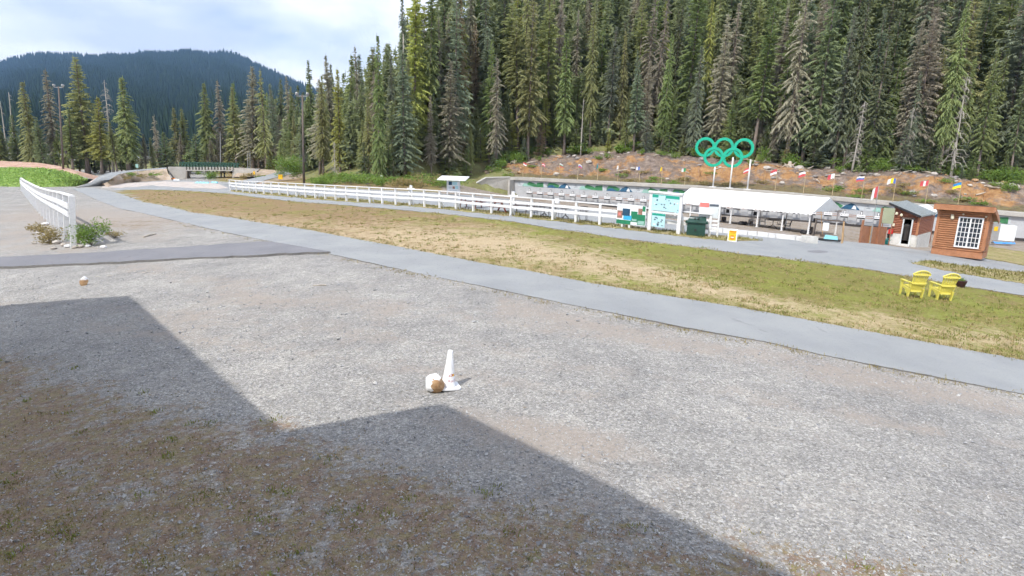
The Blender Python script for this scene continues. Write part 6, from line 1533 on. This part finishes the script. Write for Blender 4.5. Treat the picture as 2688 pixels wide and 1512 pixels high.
octv = np.array([[1, 0, 0], [0, 1, 0], [-1, 0, 0], [0, -1, 0], [0, 0, 1], [0, 0, -1]], float)
octf = np.array([[0, 1, 4], [1, 2, 4], [2, 3, 4], [3, 0, 4], [1, 0, 5], [2, 1, 5], [3, 2, 5], [0, 3, 5]])
jit = RNG.uniform(.6, 1.35, (K, 6, 3)); ang = RNG.uniform(0, 6.28, K); c, s = np.cos(ang), np.sin(ang)
V = octv[None] * jit * sz[:, None, None] * np.array([1.1, .85, .6])[None, None]
V = V + RNG.normal(0, .25, (K, 6, 3)) * sz[:, None, None]
X = V[:, :, 0] * c[:, None] - V[:, :, 1] * s[:, None]; Y = V[:, :, 0] * s[:, None] + V[:, :, 1] * c[:, None]
V = np.stack([X + P[:, None, 0], Y + P[:, None, 1], V[:, :, 2] + P[:, None, 2] + sz[:, None] * .25], 2).reshape(-1, 3)
fs = (octf[None] + (np.arange(K) * 6)[:, None, None]).reshape(-1, 3)
def stones_mat():
    m, t, b = nmat('loose_stones'); p = pos(t); v = nd(t, 'ShaderNodeTexVoronoi', Scale=17.0); t.links.new(p, v.inputs['Vector']); s_ = t.nodes.new('ShaderNodeSeparateColor'); t.links.new(v.outputs['Color'], s_.inputs[0])
    c_ = ramp(t, s_.outputs[1], [(0, (.22, .22, .23)), (.4, (.34, .34, .35)), (.85, (.42, .415, .41)), (1, (.54, .53, .52))]); t.links.new(c_, b.inputs['Base Color']); b.inputs['Roughness'].default_value = .9; return m
o = mesh_obj('loose_gravel', V, fs, stones_mat()); tag(o, 'loose grey gravel stones strewn over the yard', 'gravel', kind='stuff')

def tufts(name, label, P, hmin, hmax, col, nb_=7, spread=.06, width=.007):
    K = len(P); B_ = K * nb_; base = np.repeat(P, nb_, 0) + np.stack([RNG.normal(0, spread, B_), RNG.normal(0, spread, B_), np.full(B_, -.005)], 1)
    h = RNG.uniform(hmin, hmax, B_) * np.repeat(RNG.uniform(.6, 1.3, K), nb_); a = RNG.uniform(0, 6.28, B_); ln = h * RNG.uniform(.2, 1.1, B_)
    w = width * np.interp(base[:, 1], [4, 12, 30, 60], [1, 1.5, 3, 6]); d = np.stack([np.cos(a), np.sin(a), np.zeros(B_)], 1); n_ = np.stack([-np.sin(a), np.cos(a), np.zeros(B_)], 1)
    v0 = base - n_ * w[:, None]; v1 = base + n_ * w[:, None]; v2 = base + d * ln[:, None]; v2[:, 2] += h
    V = np.stack([v0, v1, v2], 1).reshape(-1, 3); o = mesh_obj(name, V, np.arange(B_ * 3).reshape(-1, 3), leaf_mat(name + '_leaf', col, .3, 3.0)); return tag(o, label, 'grass', kind='stuff')
def sample(n_, y0, y1, dens):
    px = RNG.uniform(-160, 2850, n_); py = RNG.uniform(y0, y1, n_); keep = RNG.random(n_) < dens(px, py); return gpv_(px[keep], py[keep])
def fgd(px, py):
    base = np.interp(px, [-600, 0, 300, 700, 1150, 1700, 2100, 2688, 3300], [880, 905, 985, 1105, 1215, 1340, 1400, 1470, 1500])
    lump = .5 + .5 * np.sin(px * .021 + py * .013) * np.sin(py * .033 - px * .009)
    return sm(py - base, -60, 120) * np.interp(px, [0, 1000, 2000, 2688], [1, .8, .4, .25]) * (.35 + .65 * lump) * off_road(px, py)
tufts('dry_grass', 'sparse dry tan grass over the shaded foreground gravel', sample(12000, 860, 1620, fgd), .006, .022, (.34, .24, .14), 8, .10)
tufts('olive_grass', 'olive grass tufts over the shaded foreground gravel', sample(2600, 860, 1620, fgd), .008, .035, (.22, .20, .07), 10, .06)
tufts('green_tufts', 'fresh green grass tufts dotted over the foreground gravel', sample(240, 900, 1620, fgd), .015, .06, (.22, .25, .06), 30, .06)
def fieldd(px, py):
    u = interp(U_MAIN, px); n_ = interp(N2, px); return ((py < u + 2) & (py > n_ - 1) & (px > 320)) * np.clip(.5 + .9 * np.sin(px * .023 + np.sin(py * .06) * 2) * np.sin(py * .11 + np.sin(px * .017) * 2), .05, 1)
tufts('field_stubble', 'short straw coloured stubble on the mown field', sample(16000, 500, 960, fieldd), .02, .09, (.42, .33, .18), 8, .08)
tufts('field_green', 'short green grass on the mown field', sample(16000, 500, 960, fieldd), .02, .09, (.22, .24, .07), 8, .08)
def edged(px, py):
    u = interp(U_MAIN, px); n_ = interp(N2, px); l = interp(L_MAIN, px)
    return (np.exp(-((py - u + 3) / 4) ** 2) * (px > 330) + np.exp(-((py - n_ - 2) / 3) ** 2) * (px > 400) + .35 * np.exp(-((py - l - 5) / 4) ** 2) * (px > 400))
tufts('verge_grass', 'ragged grass along the path edges', sample(60000, 490, 1080, edged), .02, .09, (.30, .255, .12), 6, .10)
pp_ = []
for i in range(5200):
    a = random.random() * (len(MOUND[0]) - 1); i0 = min(int(a), len(MOUND[0]) - 2); f_ = a - i0; w = random.random() ** .8 * 2; j = min(int(w), 1); g_ = w - j
    A0 = MOUND[j][i0].lerp(MOUND[j][i0 + 1], f_); A1 = MOUND[j + 1][i0].lerp(MOUND[j + 1][i0 + 1], f_); pp_.append(tuple(A0.lerp(A1, g_)))
tufts('mound_grass', 'lush green grass covering the mound at far left', np.array(pp_), .06, .22, (.34, .48, .15), 7, .35, .02)
def isld(px, py): return ((py > np.interp(px, [2394, 2433, 2538, 2688], [692, 685, 700, 717])) & (py < np.interp(px, [2394, 2459, 2538, 2688], [693, 707, 722, 746])) & (px > 2396)) * 1.0 + ((py > interp(FENCE_FAR, px)) & (py < interp(FENCE_NEAR, px)) & (px > 610) & (px < 1990)) * 1.0
tufts('island_grass', 'longer olive grass on the strips between the roads', sample(60000, 490, 800, isld), .05, .22, (.17, .16, .05), 5, .1)

# ------------------------------------------------------------------ lodge whose eaves shade the yard (stands behind and left of the viewpoint)
cot = 1 / math.tan(SUN_EL); HE = 8.6
def eave(px, py): g = gp(px, py); k = (HE - g.z) * cot; return Vector((g.x - SHD[0] * k, g.y - SHD[1] * k, HE))
e1, e2, e3, e5, e6 = eave(0, 806), eave(316, 783), eave(700, 1153), eave(1132, 1075), eave(1983, 1512)
e0 = e2 + (e1 - e2).normalized() * 30; e7 = e5 + (e6 - e5).normalized() * 26; bk = Vector((-(e6 - e5).normalized().y, (e6 - e5).normalized().x, 0))
if bk.y > 0: bk = -bk
if bk.dot(Vector((-1, -1, 0))) < 0: bk = -bk
poly = [e0, e2, e3, e5, e7, e7 + bk * 16, e0 + bk * 16]
print('eaves', [tuple(round(c, 1) for c in p) for p in poly])
lodge = thing('lodge', Vector((poly[5].x * .5 + poly[2].x * .5, poly[5].y * .5 + poly[2].y * .5, 0)), 'timber lodge behind the viewpoint whose stepped eaves shade the gravel', 'building')
m = MB(); m.prism(poly, (0, 0, .35)); m.build('roof', MT['metal_roof'], lodge)
def inset(pl, d_):
    n_ = len(pl); out = []; area = sum(pl[i].x * pl[(i + 1) % n_].y - pl[(i + 1) % n_].x * pl[i].y for i in range(n_)); sg_ = 1 if area > 0 else -1
    for i in range(n_):
        a, b, c = pl[i - 1], pl[i], pl[(i + 1) % n_]; d1 = (b - a).normalized(); d2 = (c - b).normalized(); n1 = Vector((-d1.y, d1.x, 0)) * sg_; n2 = Vector((-d2.y, d2.x, 0)) * sg_
        k = (n1 + n2); k = k / max(k.length_squared / 2, .2); out.append(b + k * d_)
    return out
wl = inset(poly, 2.0); print('walls', [tuple(round(c, 1) for c in p) for p in wl])
m = MB(); m.prism([Vector((p.x, p.y, -1.5)) for p in wl], (0, 0, HE + 1.49)); m.build('wall', MT['cream'], lodge)

# ------------------------------------------------------------------ air
hz = MB(); hz.hexa([(-3900, -400, -60), (2600, -400, -60), (2600, 3700, -60), (-3900, 3700, -60)], [(-3900, -400, 760), (2600, -400, 760), (2600, 3700, 760), (-3900, 3700, 760)])
hm = bpy.data.materials.new('haze_air'); hm.use_nodes = True; t = hm.node_tree; t.nodes.clear(); ou = t.nodes.new('ShaderNodeOutputMaterial'); pv = t.nodes.new('ShaderNodeVolumePrincipled')
pv.inputs['Color'].default_value = (.34, .58, 1.0, 1); pv.inputs['Density'].default_value = .000105; pv.inputs['Anisotropy'].default_value = .0
t.links.new(pv.outputs[0], ou.inputs['Volume'])
ho = hz.build('haze', hm); tag(ho, 'thin blue mountain haze filling the air', 'haze', kind='stuff')

# ------------------------------------------------------------------ things that would still share a label are told apart by their order
same = {}
for o in COL.objects:
    if o.parent is None and o.get('label') and o.get('group'): same.setdefault(o['label'], []).append(o)
for lab, os_ in same.items():
    if len(os_) > 1:
        os_.sort(key=lambda o: float(proj(o.location.x, o.location.y, o.location.z)[0]))
        for i, o in enumerate(os_): o['label'] = '%s, %s from left' % (lab, ordw(i + 1))
